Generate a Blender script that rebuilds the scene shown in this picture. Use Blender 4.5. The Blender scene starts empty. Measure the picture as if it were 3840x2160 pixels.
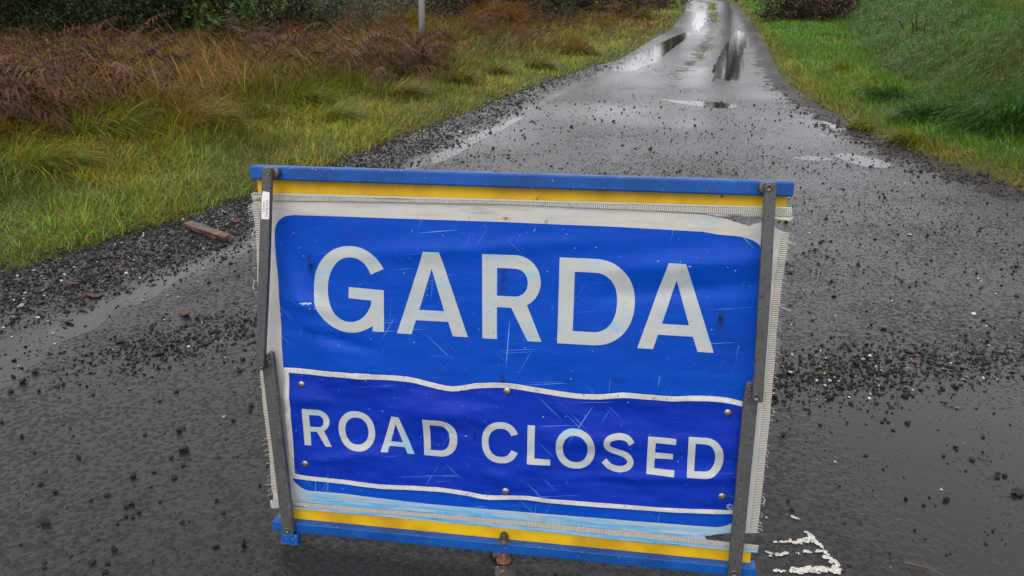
import bpy, bmesh, math
import numpy as np
from mathutils import Vector, Matrix, noise as mnoise
from mathutils.geometry import tessellate_polygon

rng = np.random.default_rng(7)
scn = bpy.context.scene
COL = scn.collection

# ------------------------------------------------------------------ camera
CAM_H, PITCH, ROLL, LENS = 1.37, math.radians(21.6), math.radians(0.4), 28.0
_F = np.array([0, math.cos(PITCH), -math.sin(PITCH)])
_R0 = np.array([1.0, 0, 0]); _U0 = np.array([0, math.sin(PITCH), math.cos(PITCH)])
_R = math.cos(ROLL) * _R0 + math.sin(ROLL) * _U0
_U = -math.sin(ROLL) * _R0 + math.cos(ROLL) * _U0
CAM = np.array([0, 0, CAM_H]); FPX = LENS / 36 * 3840
cam = bpy.data.cameras.new('camera'); cam.lens = LENS; cam.sensor_width = 36
cam.clip_start = 0.05; cam.clip_end = 2000
cam.dof.use_dof = True; cam.dof.focus_distance = 1.85; cam.dof.aperture_fstop = 13.0
camo = bpy.data.objects.new('camera', cam); COL.objects.link(camo)
m = Matrix.Identity(4)
for i in range(3):
    m[i][0] = _R[i]; m[i][1] = _U[i]; m[i][2] = -_F[i]; m[i][3] = CAM[i]
camo.matrix_world = m
scn.camera = camo

# ------------------------------------------------------------------ sky, sun, exposure
world = bpy.data.worlds.new('World'); scn.world = world; world.use_nodes = True
wn = world.node_tree.nodes; wl = world.node_tree.links
SUN_EL, SUN_AZ = math.radians(50), math.radians(200)      # azimuth clockwise from +Y: behind the camera, veiled by cloud
sky = wn.new('ShaderNodeTexSky'); sky.sky_type = 'NISHITA'; sky.sun_disc = False
sky.sun_elevation = SUN_EL; sky.sun_rotation = SUN_AZ; sky.dust_density = 4.0; sky.air_density = 1.0
hsv = wn.new('ShaderNodeHueSaturation'); hsv.inputs['Saturation'].default_value = 0.18
cloud = wn.new('ShaderNodeMixRGB'); cloud.inputs[0].default_value = 0.7
cloud.inputs[2].default_value = (8.3, 8.4, 8.8, 1)        # even overcast layer
wl.new(sky.outputs[0], hsv.inputs['Color']); wl.new(hsv.outputs[0], cloud.inputs[1])
bg = wn['Background']; bg.inputs[1].default_value = 0.145
wl.new(cloud.outputs[0], bg.inputs[0])
sun = bpy.data.lights.new('sun', 'SUN'); sun.energy = 0.9; sun.angle = math.radians(45); sun.color = (1, .96, .9)
suno = bpy.data.objects.new('sun', sun); COL.objects.link(suno)
sd = Vector((math.sin(SUN_AZ) * math.cos(SUN_EL), math.cos(SUN_AZ) * math.cos(SUN_EL), math.sin(SUN_EL)))
suno.rotation_euler = sd.to_track_quat('Z', 'Y').to_euler(); suno.location = (0, -3, 6)
vs = scn.view_settings; vs.view_transform = 'Standard'; vs.look = 'None'; vs.exposure = 0.35; vs.gamma = 1.0
scn.render.engine = 'CYCLES'

# ------------------------------------------------------------------ pixel helpers (2576-wide picture "d", 3840-wide "s")
def ray_s(px, py):
    d = _R * (px - 1920) - _U * (py - 1080) + _F * FPX
    return d
def G(dx, dy, z=0.0):
    d = ray_s(dx * 1.490683, dy * 1.490683)
    t = (z - CAM_H) / d[2]
    return (CAM + d * t)[:2]
def GP(pts, z=0.0):
    return np.array([G(a, b, z) for a, b in pts])

# ------------------------------------------------------------------ mesh helpers
def tag(o, label=None, cat=None, group=None, kind=None):
    if label: o['label'] = label
    if cat: o['category'] = cat
    if group: o['group'] = group
    if kind: o['kind'] = kind
    return o
def link(o, parent=None):
    COL.objects.link(o)
    if parent is not None: o.parent = parent
    return o
def empty(name, loc=(0, 0, 0), rz=0):
    o = bpy.data.objects.new(name, None); o.empty_display_size = .1
    o.location = loc; o.rotation_euler = (0, 0, rz); COL.objects.link(o); return o
def mesh_np(name, V, faces, mat, parent=None, col=None, smooth=True, attrs=None):
    """faces: list of int arrays (n,3) / (n,4)"""
    me = bpy.data.meshes.new(name)
    V = np.asarray(V, np.float32)
    me.vertices.add(len(V)); me.vertices.foreach_set('co', V.ravel())
    loops = np.concatenate([f.ravel() for f in faces]).astype(np.int32)
    sizes = np.concatenate([np.full(len(f), f.shape[1], np.int32) for f in faces])
    starts = np.concatenate([[0], np.cumsum(sizes)[:-1]]).astype(np.int32)
    me.loops.add(len(loops)); me.loops.foreach_set('vertex_index', loops)
    me.polygons.add(len(sizes)); me.polygons.foreach_set('loop_start', starts)
    me.polygons.foreach_set('loop_total', sizes)
    if smooth: me.polygons.foreach_set('use_smooth', np.ones(len(sizes), bool))
    me.update(calc_edges=True); me.validate()
    if col is not None:
        a = me.attributes.new('Col', 'FLOAT_COLOR', 'POINT')
        c = np.ones((len(V), 4), np.float32); c[:, :3] = col
        a.data.foreach_set('color', c.ravel())
    for k, v in (attrs or {}).items():
        a = me.attributes.new(k, 'FLOAT', 'POINT'); a.data.foreach_set('value', np.asarray(v, np.float32))
    if mat: me.materials.append(mat)
    return link(bpy.data.objects.new(name, me), parent)
def bm_obj(name, bm, mat, parent=None, smooth=False):
    me = bpy.data.meshes.new(name); bm.to_mesh(me); bm.free()
    if smooth: me.polygons.foreach_set('use_smooth', np.ones(len(me.polygons), bool))
    if mat: me.materials.append(mat)
    return link(bpy.data.objects.new(name, me), parent)
def vnoise(x, y, s, seed=0.0):
    """cheap smooth 2-D noise in numpy, about -1..1"""
    x = np.asarray(x, float) * s + seed * 17.3; y = np.asarray(y, float) * s - seed * 9.1
    xi = np.floor(x).astype(np.int64); yi = np.floor(y).astype(np.int64); xf = x - xi; yf = y - yi
    def h(a, b):
        n = (a * 374761393 + b * 668265263 + int(seed * 1013) * 1274126177) & 0x7fffffff
        n = ((n ^ (n >> 13)) * 1274126177) & 0x7fffffff
        return ((n ^ (n >> 16)) & 0xffff) / 32767.5 - 1
    u = xf * xf * (3 - 2 * xf); v = yf * yf * (3 - 2 * yf)
    return (h(xi, yi) * (1 - u) + h(xi + 1, yi) * u) * (1 - v) + (h(xi, yi + 1) * (1 - u) + h(xi + 1, yi + 1) * u) * v
def fbm(x, y, s, seed=0.0, o=3):
    r = 0; a = 1
    for i in range(o):
        r = r + a * vnoise(x, y, s * 2 ** i, seed + i * 1.7); a *= .5
    return r / 1.75
def sstep(a, b, x):
    t = np.clip((x - a) / (b - a), 0, 1); return t * t * (3 - 2 * t)

# ------------------------------------------------------------------ materials
class N:
    def __init__(s, name):
        s.m = bpy.data.materials.new(name); s.m.use_nodes = True
        s.t = s.m.node_tree; s.n = s.t.nodes; s.b = s.n['Principled BSDF']
        s.tc = None
    def new(s, kind, **kw):
        nd = s.n.new('ShaderNode' + kind)
        for k, v in kw.items():
            if k == 'in_':
                for kk, vv in v.items():
                    if hasattr(vv, 'is_output') or isinstance(vv, bpy.types.NodeSocket): s.t.links.new(vv, nd.inputs[kk])
                    else: nd.inputs[kk].default_value = vv
            else: setattr(nd, k, v)
        return nd
    def obj(s):
        if s.tc is None: s.tc = s.new('TexCoord')
        return s.tc.outputs['Object']
    def mapc(s, scale=(1, 1, 1), rot=(0, 0, 0), loc=(0, 0, 0)):
        return s.new('Mapping', in_={'Vector': s.obj(), 'Scale': scale, 'Rotation': rot, 'Location': loc}).outputs[0]
    def noise(s, scale, detail=3, rough=.55, vec=None, out=0):
        return s.new('TexNoise', in_={'Vector': vec or s.obj(), 'Scale': scale, 'Detail': detail, 'Roughness': rough}).outputs[out]
    def voro(s, scale, vec=None, out='Distance', feature='F1'):
        return s.new('TexVoronoi', feature=feature, in_={'Vector': vec or s.obj(), 'Scale': scale}).outputs[out]
    def math(s, op, a, b=0.0, clamp=False):
        return s.new('Math', operation=op, use_clamp=clamp, in_={0: a, 1: b}).outputs[0]
    def ramp(s, v, lo, hi, a=0.0, b=1.0, smooth=True):
        return s.new('MapRange', interpolation_type='SMOOTHSTEP' if smooth else 'LINEAR',
                     in_={'Value': v, 'From Min': lo, 'From Max': hi, 'To Min': a, 'To Max': b}).outputs[0]
    def mix(s, f, a, b, blend='MIX'):
        def c(v): return (*v, 1) if isinstance(v, tuple) and len(v) == 3 else v
        return s.new('MixRGB', blend_type=blend, in_={0: f, 1: c(a), 2: c(b)}).outputs[0]
    def attr(s, name, out='Fac'):
        return s.new('Attribute', attribute_name=name).outputs[out]
    def sep(s, vec=None):
        return s.new('SeparateXYZ', in_={0: vec or s.obj()}).outputs
    def bump(s, h, dist, strength=1.0):
        s.t.links.new(s.new('Bump', in_={'Height': h, 'Distance': dist, 'Strength': strength}).outputs[0], s.b.inputs['Normal'])
    def set(s, **kw):
        names = dict(color='Base Color', rough='Roughness', metal='Metallic', spec='Specular IOR Level', ior='IOR', coat='Coat Weight', coatr='Coat Roughness')
        for k, v in kw.items():
            i = s.b.inputs[names[k]]
            if isinstance(v, bpy.types.NodeSocket): s.t.links.new(v, i)
            elif isinstance(v, tuple): i.default_value = (*v, 1)
            else: i.default_value = v
        return s.m

MAT = {}
SMUDGE = {'blue_print': [(-.47, .735, .012, .045, .9), (.475, .655, .012, .035, .95), (-.01, .715, .012, .05, .8), (-.01, .475, .012, .03, .8), (.26, .50, .03, .012, .6), (-.47, .56, .010, .03, .5)],
          'blue_message': [(-.075, .335, .010, .022, .9), (.085, .345, .008, .014, .8), (.23, .335, .008, .012, .6), (-.3, .33, .006, .008, .6), (-.02, .215, .02, .006, .5)]}
RUB = (-.012, .4375)
def build_materials():
    # wet asphalt
    q = N('wet_asphalt')
    wet = q.attr('wet'); mud = q.attr('mud'); grav = q.attr('gravel')
    warp = q.mix(.012, q.obj(), q.noise(26, 3, out=1), 'ADD')
    big = q.noise(1.3, 4); mid = q.noise(9, 3); fine = q.noise(240, 2)
    chip = q.math('SUBTRACT', 1.0, q.math('MULTIPLY', q.voro(52, warp), 1.45), True)
    chip2 = q.math('SUBTRACT', 1.0, q.math('MULTIPLY', q.voro(118, warp), 1.3), True)
    ch = q.math('ADD', q.math('MULTIPLY', chip, .72), q.math('MULTIPLY', chip2, .28))
    lvl = q.math('ADD', q.ramp(big, .3, .7, .20, .42), q.ramp(mid, .3, .7, -.09, .09))
    lvl = q.math('ADD', lvl, q.math('MULTIPLY', wet, .42))
    exposed = q.ramp(q.math('SUBTRACT', ch, lvl), 0.0, .09)
    h = q.math('ADD', q.math('MAXIMUM', q.math('SUBTRACT', ch, lvl), q.math('MULTIPLY', q.noise(260, 2), .05)), q.math('ADD', q.math('MULTIPLY', q.math('MULTIPLY', fine, exposed), .22), q.math('MULTIPLY', q.noise(34, 3), q.ramp(wet, .2, .8, .75, .08))))
    c = q.mix(q.noise(4, 4), (.011, .0107, .011), (.022, .0208, .020))
    c = q.mix(q.math('MULTIPLY', exposed, .6), c, (.0085, .0085, .009))
    c = q.mix(q.math('MULTIPLY', q.ramp(q.noise(330, 2), .62, .72), .8), c, (.085, .083, .080))
    c = q.mix(q.ramp(q.noise(300, 2, vec=q.mapc((1, 1, 1), (0, 0, 1), (3, 1, 0))), .60, .68, 0, .8), c, (.004, .004, .0045))
    mudm = q.ramp(q.math('ADD', mud, q.ramp(q.noise(5, 4), .3, .7, -.3, .3)), .35, .75)
    c = q.mix(mudm, c, (.021, .0145, .010))
    c = q.mix(q.math('MULTIPLY', grav, .8), c, (.014, .014, .015))
    r = q.ramp(exposed, 0, 1, .27, .50)
    r = q.math('ADD', r, q.math('MULTIPLY', mudm, .34))
    r = q.math('SUBTRACT', r, q.math('MULTIPLY', wet, .13))
    q.bump(h, .0062, .95)
    MAT['asphalt'] = q.set(color=c, rough=r, spec=.26)
    # puddle water over dark silt
    q = N('puddle_water')
    rip = q.math('ADD', q.noise(7, 2, vec=q.mapc((1, 2.2, 1))), q.math('MULTIPLY', q.noise(30, 1), .12))
    q.bump(rip, .0022, .5)
    MAT['water'] = q.set(color=(.022, .020, .018), rough=.03, ior=1.333)
    # soil below the grass
    q = N('soil_thatch')
    c = q.mix(q.noise(6, 5), (.040, .052, .014), (.085, .080, .026))
    q.bump(q.noise(40, 4), .02)
    MAT['soil'] = q.set(color=c, rough=.9, spec=.2)
    # foliage with a per-piece colour
    def leafy(name, rough, transl, spec=.35):
        q = N(name); a = q.attr('Col', 'Color')
        c = q.mix(.35, a, q.mix(q.noise(3, 2), (.35, .35, .35), (1.5, 1.5, 1.5)), 'MULTIPLY')
        c = q.mix(.5, a, c)
        q.set(color=c, rough=rough, spec=spec)
        if transl:
            tr = q.new('BsdfTranslucent', in_={'Color': c})
            mx = q.new('MixShader', in_={0: transl})
            q.t.links.new(q.b.outputs[0], mx.inputs[1]); q.t.links.new(tr.outputs[0], mx.inputs[2])
            q.t.links.new(mx.outputs[0], q.n['Material Output'].inputs['Surface'])
        MAT[name] = q.m
    leafy('grass', .42, .30, .4); leafy('leaf', .42, .18, .3); leafy('bracken', .6, .15, .3); leafy('twig', .7, 0)
    # loose stone, colour per piece
    q = N('wet_stone'); a = q.attr('Col', 'Color')
    c = q.mix(.6, a, q.mix(q.noise(160, 4), (.5, .5, .5), (1.5, 1.5, 1.5)), 'MULTIPLY')
    q.bump(q.noise(220, 3), .0015); MAT['stone'] = q.set(color=c, rough=.45, spec=.2)
    # sign: plastic bars
    for nm, base, dk in (('bar_blue', (.003, .068, .30), (.0025, .046, .20)), ('bar_yellow', (.64, .39, .004), (.42, .23, .004))):
        q = N(nm)
        c = q.mix(q.ramp(q.noise(9, 4), .35, .75), base, dk)
        c = q.mix(q.ramp(q.noise(60, 2), .70, .78), c, tuple(x * .25 for x in base))
        c = q.mix(q.math('MULTIPLY', q.ramp(q.noise(240, 1), .68, .76), .5), c, (.55, .60, .65))
        q.bump(q.noise(300, 2), .0004, .5)
        MAT[nm] = q.set(color=c, rough=q.ramp(q.noise(20, 3), .3, .7, .34, .55), spec=.3)
    # sign: blue printed vinyl
    def vinyl(nm, base, lite, dark, scr):
        q = N(nm)
        st = q.noise(6, 5, .6, q.mapc((1.2, 1, 9)))
        cl = q.noise(4.5, 4)
        c = q.mix(q.ramp(st, .45, .85, 0, .7), base, lite)
        c = q.mix(q.ramp(cl, .48, .82, 0, .6), c, dark)
        # rubbed scratches in several directions
        tot = None
        for ang, sc, lo in ((.12, 2.4, .66), (-.75, 3.2, .675), (1.05, 3.6, .68), (1.5, 2.6, .68)):
            v = q.new('Mapping', in_={'Vector': q.mapc(rot=(0, ang, 0)), 'Scale': (sc, 1, 330)}).outputs[0]
            k = q.math('MULTIPLY', q.ramp(q.noise(1, 2, .6, v), lo, lo + .05), q.ramp(q.noise(6, 3), .47, .60))
            tot = k if tot is None else q.math('MAXIMUM', tot, k)
        c = q.mix(q.math('MULTIPLY', tot, scr), c, (.22, .42, .68))
        c = q.mix(q.math('MULTIPLY', q.ramp(q.noise(55, 3), .69, .76), .75), c, (.010, .018, .06))     # grime dabs
        c = q.mix(q.math('MULTIPLY', q.ramp(q.noise(130, 2), .735, .77), .7), c, (.45, .55, .68))       # chipped print
        for sx_, sz_, rx_, rz_, a_ in SMUDGE[nm]:
            v = q.new('Mapping', in_={'Vector': q.obj(), 'Location': (-sx_ / rx_, 0, -sz_ / rz_), 'Scale': (1 / rx_, 0, 1 / rz_)}).outputs[0]
            g = q.ramp(q.new('VectorMath', operation='LENGTH', in_={0: v}).outputs['Value'], 1.0, .1)
            c = q.mix(q.math('MULTIPLY', q.math('MULTIPLY', g, q.ramp(q.noise(70, 4, .7), .35, .6)), a_), c, (.006, .012, .03))
        if nm == 'blue_print':                                       # rubbed line where the message panel folds
            o_ = q.sep(); dz_ = q.math('SUBTRACT', o_[2], q.math('ADD', RUB[1], q.math('MULTIPLY', o_[0], RUB[0])))
            bandm = q.math('MULTIPLY', q.ramp(q.math('ABSOLUTE', dz_), .020, .002), q.ramp(q.noise(4, 4, .7, q.mapc((2.5, 1, 90))), .50, .66))
            c = q.mix(q.math('MULTIPLY', bandm, .75), c, (.12, .42, .70))
        weave = q.math('ADD', q.math('SINE', q.math('MULTIPLY', q.sep()[0], 2600)), q.math('SINE', q.math('MULTIPLY', q.sep()[2], 2600)))
        hb = q.math('ADD', q.math('MULTIPLY', weave, .04), q.math('MULTIPLY', q.noise(14, 4, .5, q.mapc((1, 1, 2.6))), 1.0))
        q.bump(hb, .004, .4)
        MAT[nm] = q.set(color=c, rough=q.ramp(q.noise(18, 3), .3, .7, .36, .5), spec=.14)
    vinyl('blue_print', (.0006, .053, .40), (.001, .080, .48), (.0005, .034, .28), .9)
    vinyl('blue_message', (.002, .025, .335), (.007, .042, .42), (.001, .014, .20), .9)
    # sign: white vinyl (with blue dye bleeding, heavier along the bottom hem)
    def white(nm, base, bleed, hem):
        q = N(nm)
        st = q.noise(10, 5, .6, q.mapc((1, 1, 3.4)))
        c = q.mix(q.noise(25, 4), base, tuple(x * .82 for x in base))
        k = q.ramp(st, .50, .74, 0, bleed)
        c = q.mix(k, c, (.16, .43, .62))
        if hem:
            z = q.sep()[2]
            hm = q.math('MULTIPLY', q.math('MULTIPLY', q.ramp(z, .17, .12), q.ramp(q.sep()[0], -.57, -.47)), q.ramp(q.noise(7, 6, .7, q.mapc((1, 1, 16))), .34, .60, .12, 1.0))
            c = q.mix(hm, c, (.055, .36, .66))
            c = q.mix(q.math('MULTIPLY', q.ramp(z, .16, .11), q.math('MULTIPLY', q.ramp(q.sep()[0], -.57, -.47), q.ramp(q.noise(9, 6, .75, q.mapc((1, 1, 26))), .50, .66))), c, (.006, .14, .36))
            c = q.mix(q.math('MULTIPLY', q.ramp(z, .80, .85), q.ramp(q.noise(8, 5, .65, q.mapc((1, 1, 14))), .5, .8, 0, .55)), c, (.12, .14, .14))
        c = q.mix(q.ramp(q.noise(90, 4, .7), .655, .73, 0, .75), c, (.10, .10, .09))
        if hem:
            for sx_, sz_, rx_, rz_ in ((-.005, .862, .016, .006), (.085, .858, .007, .007)):
                v = q.new('Mapping', in_={'Vector': q.obj(), 'Location': (-sx_ / rx_, 0, -sz_ / rz_), 'Scale': (1 / rx_, 0, 1 / rz_)}).outputs[0]
                g = q.ramp(q.new('VectorMath', operation='LENGTH', in_={0: v}).outputs['Value'], 1.0, .2)
                c = q.mix(q.math('MULTIPLY', g, q.ramp(q.noise(150, 4, .7), .4, .55)), c, (.20, .085, .02))
        weave = q.math('ADD', q.math('SINE', q.math('MULTIPLY', q.sep()[0], 2400)), q.math('SINE', q.math('MULTIPLY', q.sep()[2], 2400)))
        c = q.mix(q.math('MULTIPLY', q.ramp(weave, -2, 2), .16), c, (.25, .25, .24))
        q.bump(q.math('ADD', q.math('MULTIPLY', weave, .05), q.noise(16, 4)), .004, .45)
        MAT[nm] = q.set(color=c, rough=.45, spec=.4)
    white('white_vinyl', (.54, .52, .475), .35, True); white('letter_print', (.47, .49, .49), .70, False)
    # webbing: fine stitched ribs along x or z
    for nm, ax in (('webbing_across', 0), ('webbing_up', 2)):
        q = N(nm)
        w = q.math('SINE', q.math('MULTIPLY', q.sep()[ax], 2 * math.pi / .0042))
        c = q.mix(q.ramp(w, -.9, .3), (.30, .27, .235), (.57, .54, .48))
        c = q.mix(q.ramp(q.noise(40, 4), .55, .75, 0, .6), c, (.30, .27, .22))
        q.bump(w, .0012, .8); MAT[nm] = q.set(color=c, rough=.65)
    q = N('piping_tape')
    c = q.mix(q.noise(60, 4), (.62, .61, .59), (.40, .39, .37)); c = q.mix(q.ramp(q.noise(180, 3), .6, .7, 0, .8), c, (.12, .11, .10))
    q.bump(q.noise(160, 3), .001, .6); MAT['piping'] = q.set(color=c, rough=.5)
    # galvanised arm steel, dark and pitted
    q = N('arm_steel')
    c = q.mix(q.noise(30, 5, .65), (.115, .118, .114), (.058, .060, .058))
    pit = q.ramp(q.noise(190, 4, .7), .56, .66)
    c = q.mix(pit, c, (.020, .021, .022))
    c = q.mix(q.ramp(q.noise(14, 4, .6), .60, .75, 0, .75), c, (.035, .036, .037))
    c = q.mix(q.ramp(q.noise(350, 1), .70, .76), c, (.42, .43, .42))
    q.bump(q.noise(260, 3), .0008, .5); MAT['steel'] = q.set(color=c, rough=.42, metal=.35)
    q = N('bolt_metal'); c = q.mix(q.noise(90, 4), (.42, .41, .39), (.16, .155, .15)); MAT['bolt'] = q.set(color=c, rough=.3, metal=.9)
    q = N('arm_bolt_metal'); c = q.mix(q.noise(90, 4), (.17, .165, .155), (.05, .046, .042)); MAT['armbolt'] = q.set(color=c, rough=.35, metal=.7)
    q = N('rusty_metal')
    c = q.mix(q.ramp(q.noise(45, 5), .35, .65), (.16, .062, .030), (.055, .030, .021)); q.bump(q.noise(200, 4), .002); MAT['rust'] = q.set(color=c, rough=.7)
    q = N('foot_steel')
    c = q.mix(q.ramp(q.noise(38, 6, .7), .38, .62), (.11, .105, .105), (.035, .035, .036))
    c = q.mix(q.ramp(q.noise(20, 4), .58, .7, 0, .8), c, (.22, .085, .04))
    c = q.mix(q.ramp(q.noise(120, 4), .62, .68), c, (.34, .33, .33))
    q.bump(q.noise(150, 4), .0015); MAT['foot'] = q.set(color=c, rough=.38, metal=.3)
    q = N('black_rubber'); MAT['rubber'] = q.set(color=q.mix(q.noise(60, 3), (.014, .014, .015), (.03, .029, .028)), rough=.45)
    q = N('sticker_white'); MAT['sticker'] = q.set(color=q.mix(q.ramp(q.noise(120, 4), .6, .7), (.68, .68, .70), (.3, .3, .3)), rough=.4)
    q = N('sticker_red'); MAT['red'] = q.set(color=(.36, .035, .04), rough=.5)
    q = N('pale_print'); MAT['pale'] = q.set(color=(.38, .48, .66), rough=.45)
    q = N('road_paint'); MAT['paint'] = q.set(color=q.mix(q.ramp(q.noise(150, 4), .4, .65), (.70, .66, .58), (.36, .33, .29)), rough=.45)
    q = N('pole_grey')
    c = q.mix(q.noise(5, 5, vec=q.mapc((1, 1, .15))), (.30, .31, .33), (.21, .215, .225)); MAT['pole'] = q.set(color=c, rough=.45, metal=.2)
    q = N('wet_wood')
    g = q.noise(30, 5, .6, q.mapc((.25, 3, 3)))
    c = q.mix(q.ramp(g, .35, .65), (.085, .034, .018), (.028, .015, .010)); c = q.mix(q.ramp(q.noise(14, 3), .58, .7, 0, .8), c, (.16, .055, .028))
    q.bump(g, .006); MAT['wood'] = q.set(color=c, rough=.4)
    q = N('bark_flake'); c = q.mix(q.noise(50, 4), (.10, .042, .024), (.045, .022, .015)); q.bump(q.noise(80, 4), .003); MAT['bark'] = q.set(color=c, rough=.4)
build_materials()

# ------------------------------------------------------------------ road edges in plan
LE = np.array([(-16, -10), (-16, 1.1), (-7, 1.9), (-4, 2.6), (-2.9, 3.1), (-2.47, 3.59), (-2.35, 3.83), (-1.99, 4.46), (-1.70, 5.09), (-1.36, 6.12),
               (-.80, 7.59), (.04, 9.91), (1.32, 13.13), (1.82, 14.1), (3.08, 18.55), (4.26, 22.6), (6.6, 32.6), (8.6, 42), (8.9, 50), (6, 60), (-4, 74), (-25, 92)])
RE = np.array([(18, -10), (18, 3.1), (8, 3.6), (5.2, 4.2), (4.1, 4.75), (3.51, 5.34), (3.38, 6.34), (3.33, 7.35), (3.46, 9.27), (3.83, 11.71),
               (5.1, 16.69), (7.1, 24.97), (9.5, 35.5), (11.3, 43), (11.8, 51), (8.5, 62.5), (-2, 77), (-24, 95)])
def xl(y): return np.interp(y, LE[:, 1], LE[:, 0])
def xr(y): return np.interp(y, RE[:, 1], RE[:, 0])
def pdist(x, y, P):
    d = np.full(np.shape(x), 1e9)
    for (ax, ay), (bx, by) in zip(P[:-1], P[1:]):
        ux, uy = bx - ax, by - ay
        t = np.clip(((x - ax) * ux + (y - ay) * uy) / (ux * ux + uy * uy), 0, 1)
        d = np.minimum(d, np.hypot(x - ax - t * ux, y - ay - t * uy))
    return d
def side(x, y):
    """signed distances outside the left edge and outside the right edge (negative = on the road)"""
    dl = pdist(x, y, LE); dr = pdist(x, y, RE)
    return np.where(x < xl(y), dl, -dl), np.where(x > xr(y), dr, -dr)
def ground_z(x, y):
    x = np.asarray(x, float); y = np.asarray(y, float)
    sl, sr = side(x, y)
    z = np.full(x.shape, -.035)
    L = sl > -.1
    zl = -.03 + .07 * sstep(-.08, .35, sl) + .10 * sstep(.5, 3, sl) + .05 * fbm(x, y, .9, 3) * sstep(.2, 1.2, sl) - .04 * sstep(4, 12, sl)
    z = np.where(L, zl, z)
    foot = np.clip(.9 + (y - 8) * .09, .8, 2.4); crest = foot + 1.5
    zr = -.03 + .08 * sstep(-.06, .3, sr) + .04 * sstep(.3, .8, sr) + .74 * sstep(foot, crest, sr) + .045 * np.clip(sr - crest, 0, 40) + .06 * fbm(x, y, 1.1, 5) * sstep(.3, 1.2, sr)
    z = np.where(sr > -.1, np.maximum(z, zr), z)
    return z

# ground sheet: one large grid, finer near the camera
def axis(lo, hi, fine_lo, fine_hi, fs, growth=1.22):
    a = list(np.arange(fine_lo, fine_hi + 1e-6, fs)); s = fs; v = a[-1]
    while v < hi: s *= growth; v += s; a.append(v)
    s = fs; v = a[0]; pre = []
    while v > lo: s *= growth; v -= s; pre.append(v)
    return np.array(pre[::-1] + a)
gx = axis(-400, 400, -9, 13, .11); gy = axis(-60, 700, 2.0, 26, .12)
XX, YY = np.meshgrid(gx, gy)
ZZ = ground_z(XX, YY)
nx, ny = len(gx), len(gy)
idx = np.arange(nx * ny).reshape(ny, nx)
q4 = np.stack([idx[:-1, :-1], idx[:-1, 1:], idx[1:, 1:], idx[1:, :-1]], -1).reshape(-1, 4)
tag(mesh_np('ground', np.stack([XX, YY, ZZ], -1).reshape(-1, 3), [q4], MAT['soil']), kind='structure')

# road sheet
ry = np.concatenate([np.arange(-9, 1.0, .25), np.arange(1.0, 8, .05), np.arange(8, 25, .1), np.arange(25, 75, .5)])
ru = np.concatenate([np.arange(-26, -5, .6), np.arange(-5, 6, .055), np.arange(6, 13, .12), np.arange(13, 18.5, .5)])
RX = np.clip(ru[None], xl(ry)[:, None], xr(ry)[:, None]); RY = np.repeat(ry[:, None], len(ru), 1)
sl, sr = side(RX, RY)
cxr = (xl(ry) + xr(ry))[:, None] / 2
strip = GP([(-300, 1120), (0, 930), (100, 850), (300, 755), (640, 610), (1050, 412), (1400, 240), (1560, 165)])
sdist = pdist(RX, RY, strip)
gravel_a = sstep(-.62, -.28, sl + .12 * fbm(RX, RY, 2.2, 8)) * (RY < 11) * sstep(11, 8, RY)
wet_a = np.exp(-(sdist / (.10 + .03 * fbm(RX, RY, 1.5, 2))) ** 2) * .85
lane = (RX - cxr) / np.maximum(.5, (xr(ry) - xl(ry))[:, None] / 2)
far = sstep(8, 13, RY)
wet_a = np.maximum(wet_a, far * (np.exp(-((lane + .5) / .26) ** 2) + np.exp(-((lane - .52) / .3) ** 2)) * .95)
wet_a = np.maximum(wet_a, .72 * sstep(4.2, 8, RY) * (.62 + .85 * fbm(RX, RY, .75, 14)))
wet_a = np.maximum(wet_a, .68 * sstep(.8, 1.2, RX) * sstep(3.0, 2.3, RY) * (1 + .35 * fbm(RX, RY, 2.5, 33)))       # smoother tar on the right by the sign
wet_a = wet_a * (1 - .8 * gravel_a)
mud_a = sstep(-.55, -.05, sr + .10 * fbm(RX, RY, 2.0, 4)) * (RY > 3)
mud_a = np.maximum(mud_a, .55 * far * np.exp(-((lane) / .16) ** 2))
RZ = RX * 0
nu = len(ru); idx = np.arange(nu * len(ry)).reshape(len(ry), nu)
q4 = np.stack([idx[:-1, :-1], idx[:-1, 1:], idx[1:, 1:], idx[1:, :-1]], -1).reshape(-1, 4)
rxf = RX.ravel(); q4 = q4[(rxf[q4[:, 1]] - rxf[q4[:, 0]] + rxf[q4[:, 2]] - rxf[q4[:, 3]]) > 1e-5]
q3 = q4[rxf[q4[:, 1]] - rxf[q4[:, 0]] < 1e-6][:, [0, 2, 3]]; q3b = q4[rxf[q4[:, 2]] - rxf[q4[:, 3]] < 1e-6][:, [0, 1, 2]]
q4 = q4[(rxf[q4[:, 1]] - rxf[q4[:, 0]] >= 1e-6) & (rxf[q4[:, 2]] - rxf[q4[:, 3]] >= 1e-6)]
tag(mesh_np('road', np.stack([RX, RY, RZ], -1).reshape(-1, 3), [q4, q3, q3b], MAT['asphalt'],
            attrs=dict(wet=wet_a.ravel(), mud=mud_a.ravel(), gravel=gravel_a.ravel())), kind='structure')
def road_z(x, y): return np.asarray(x) * 0.0

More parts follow.
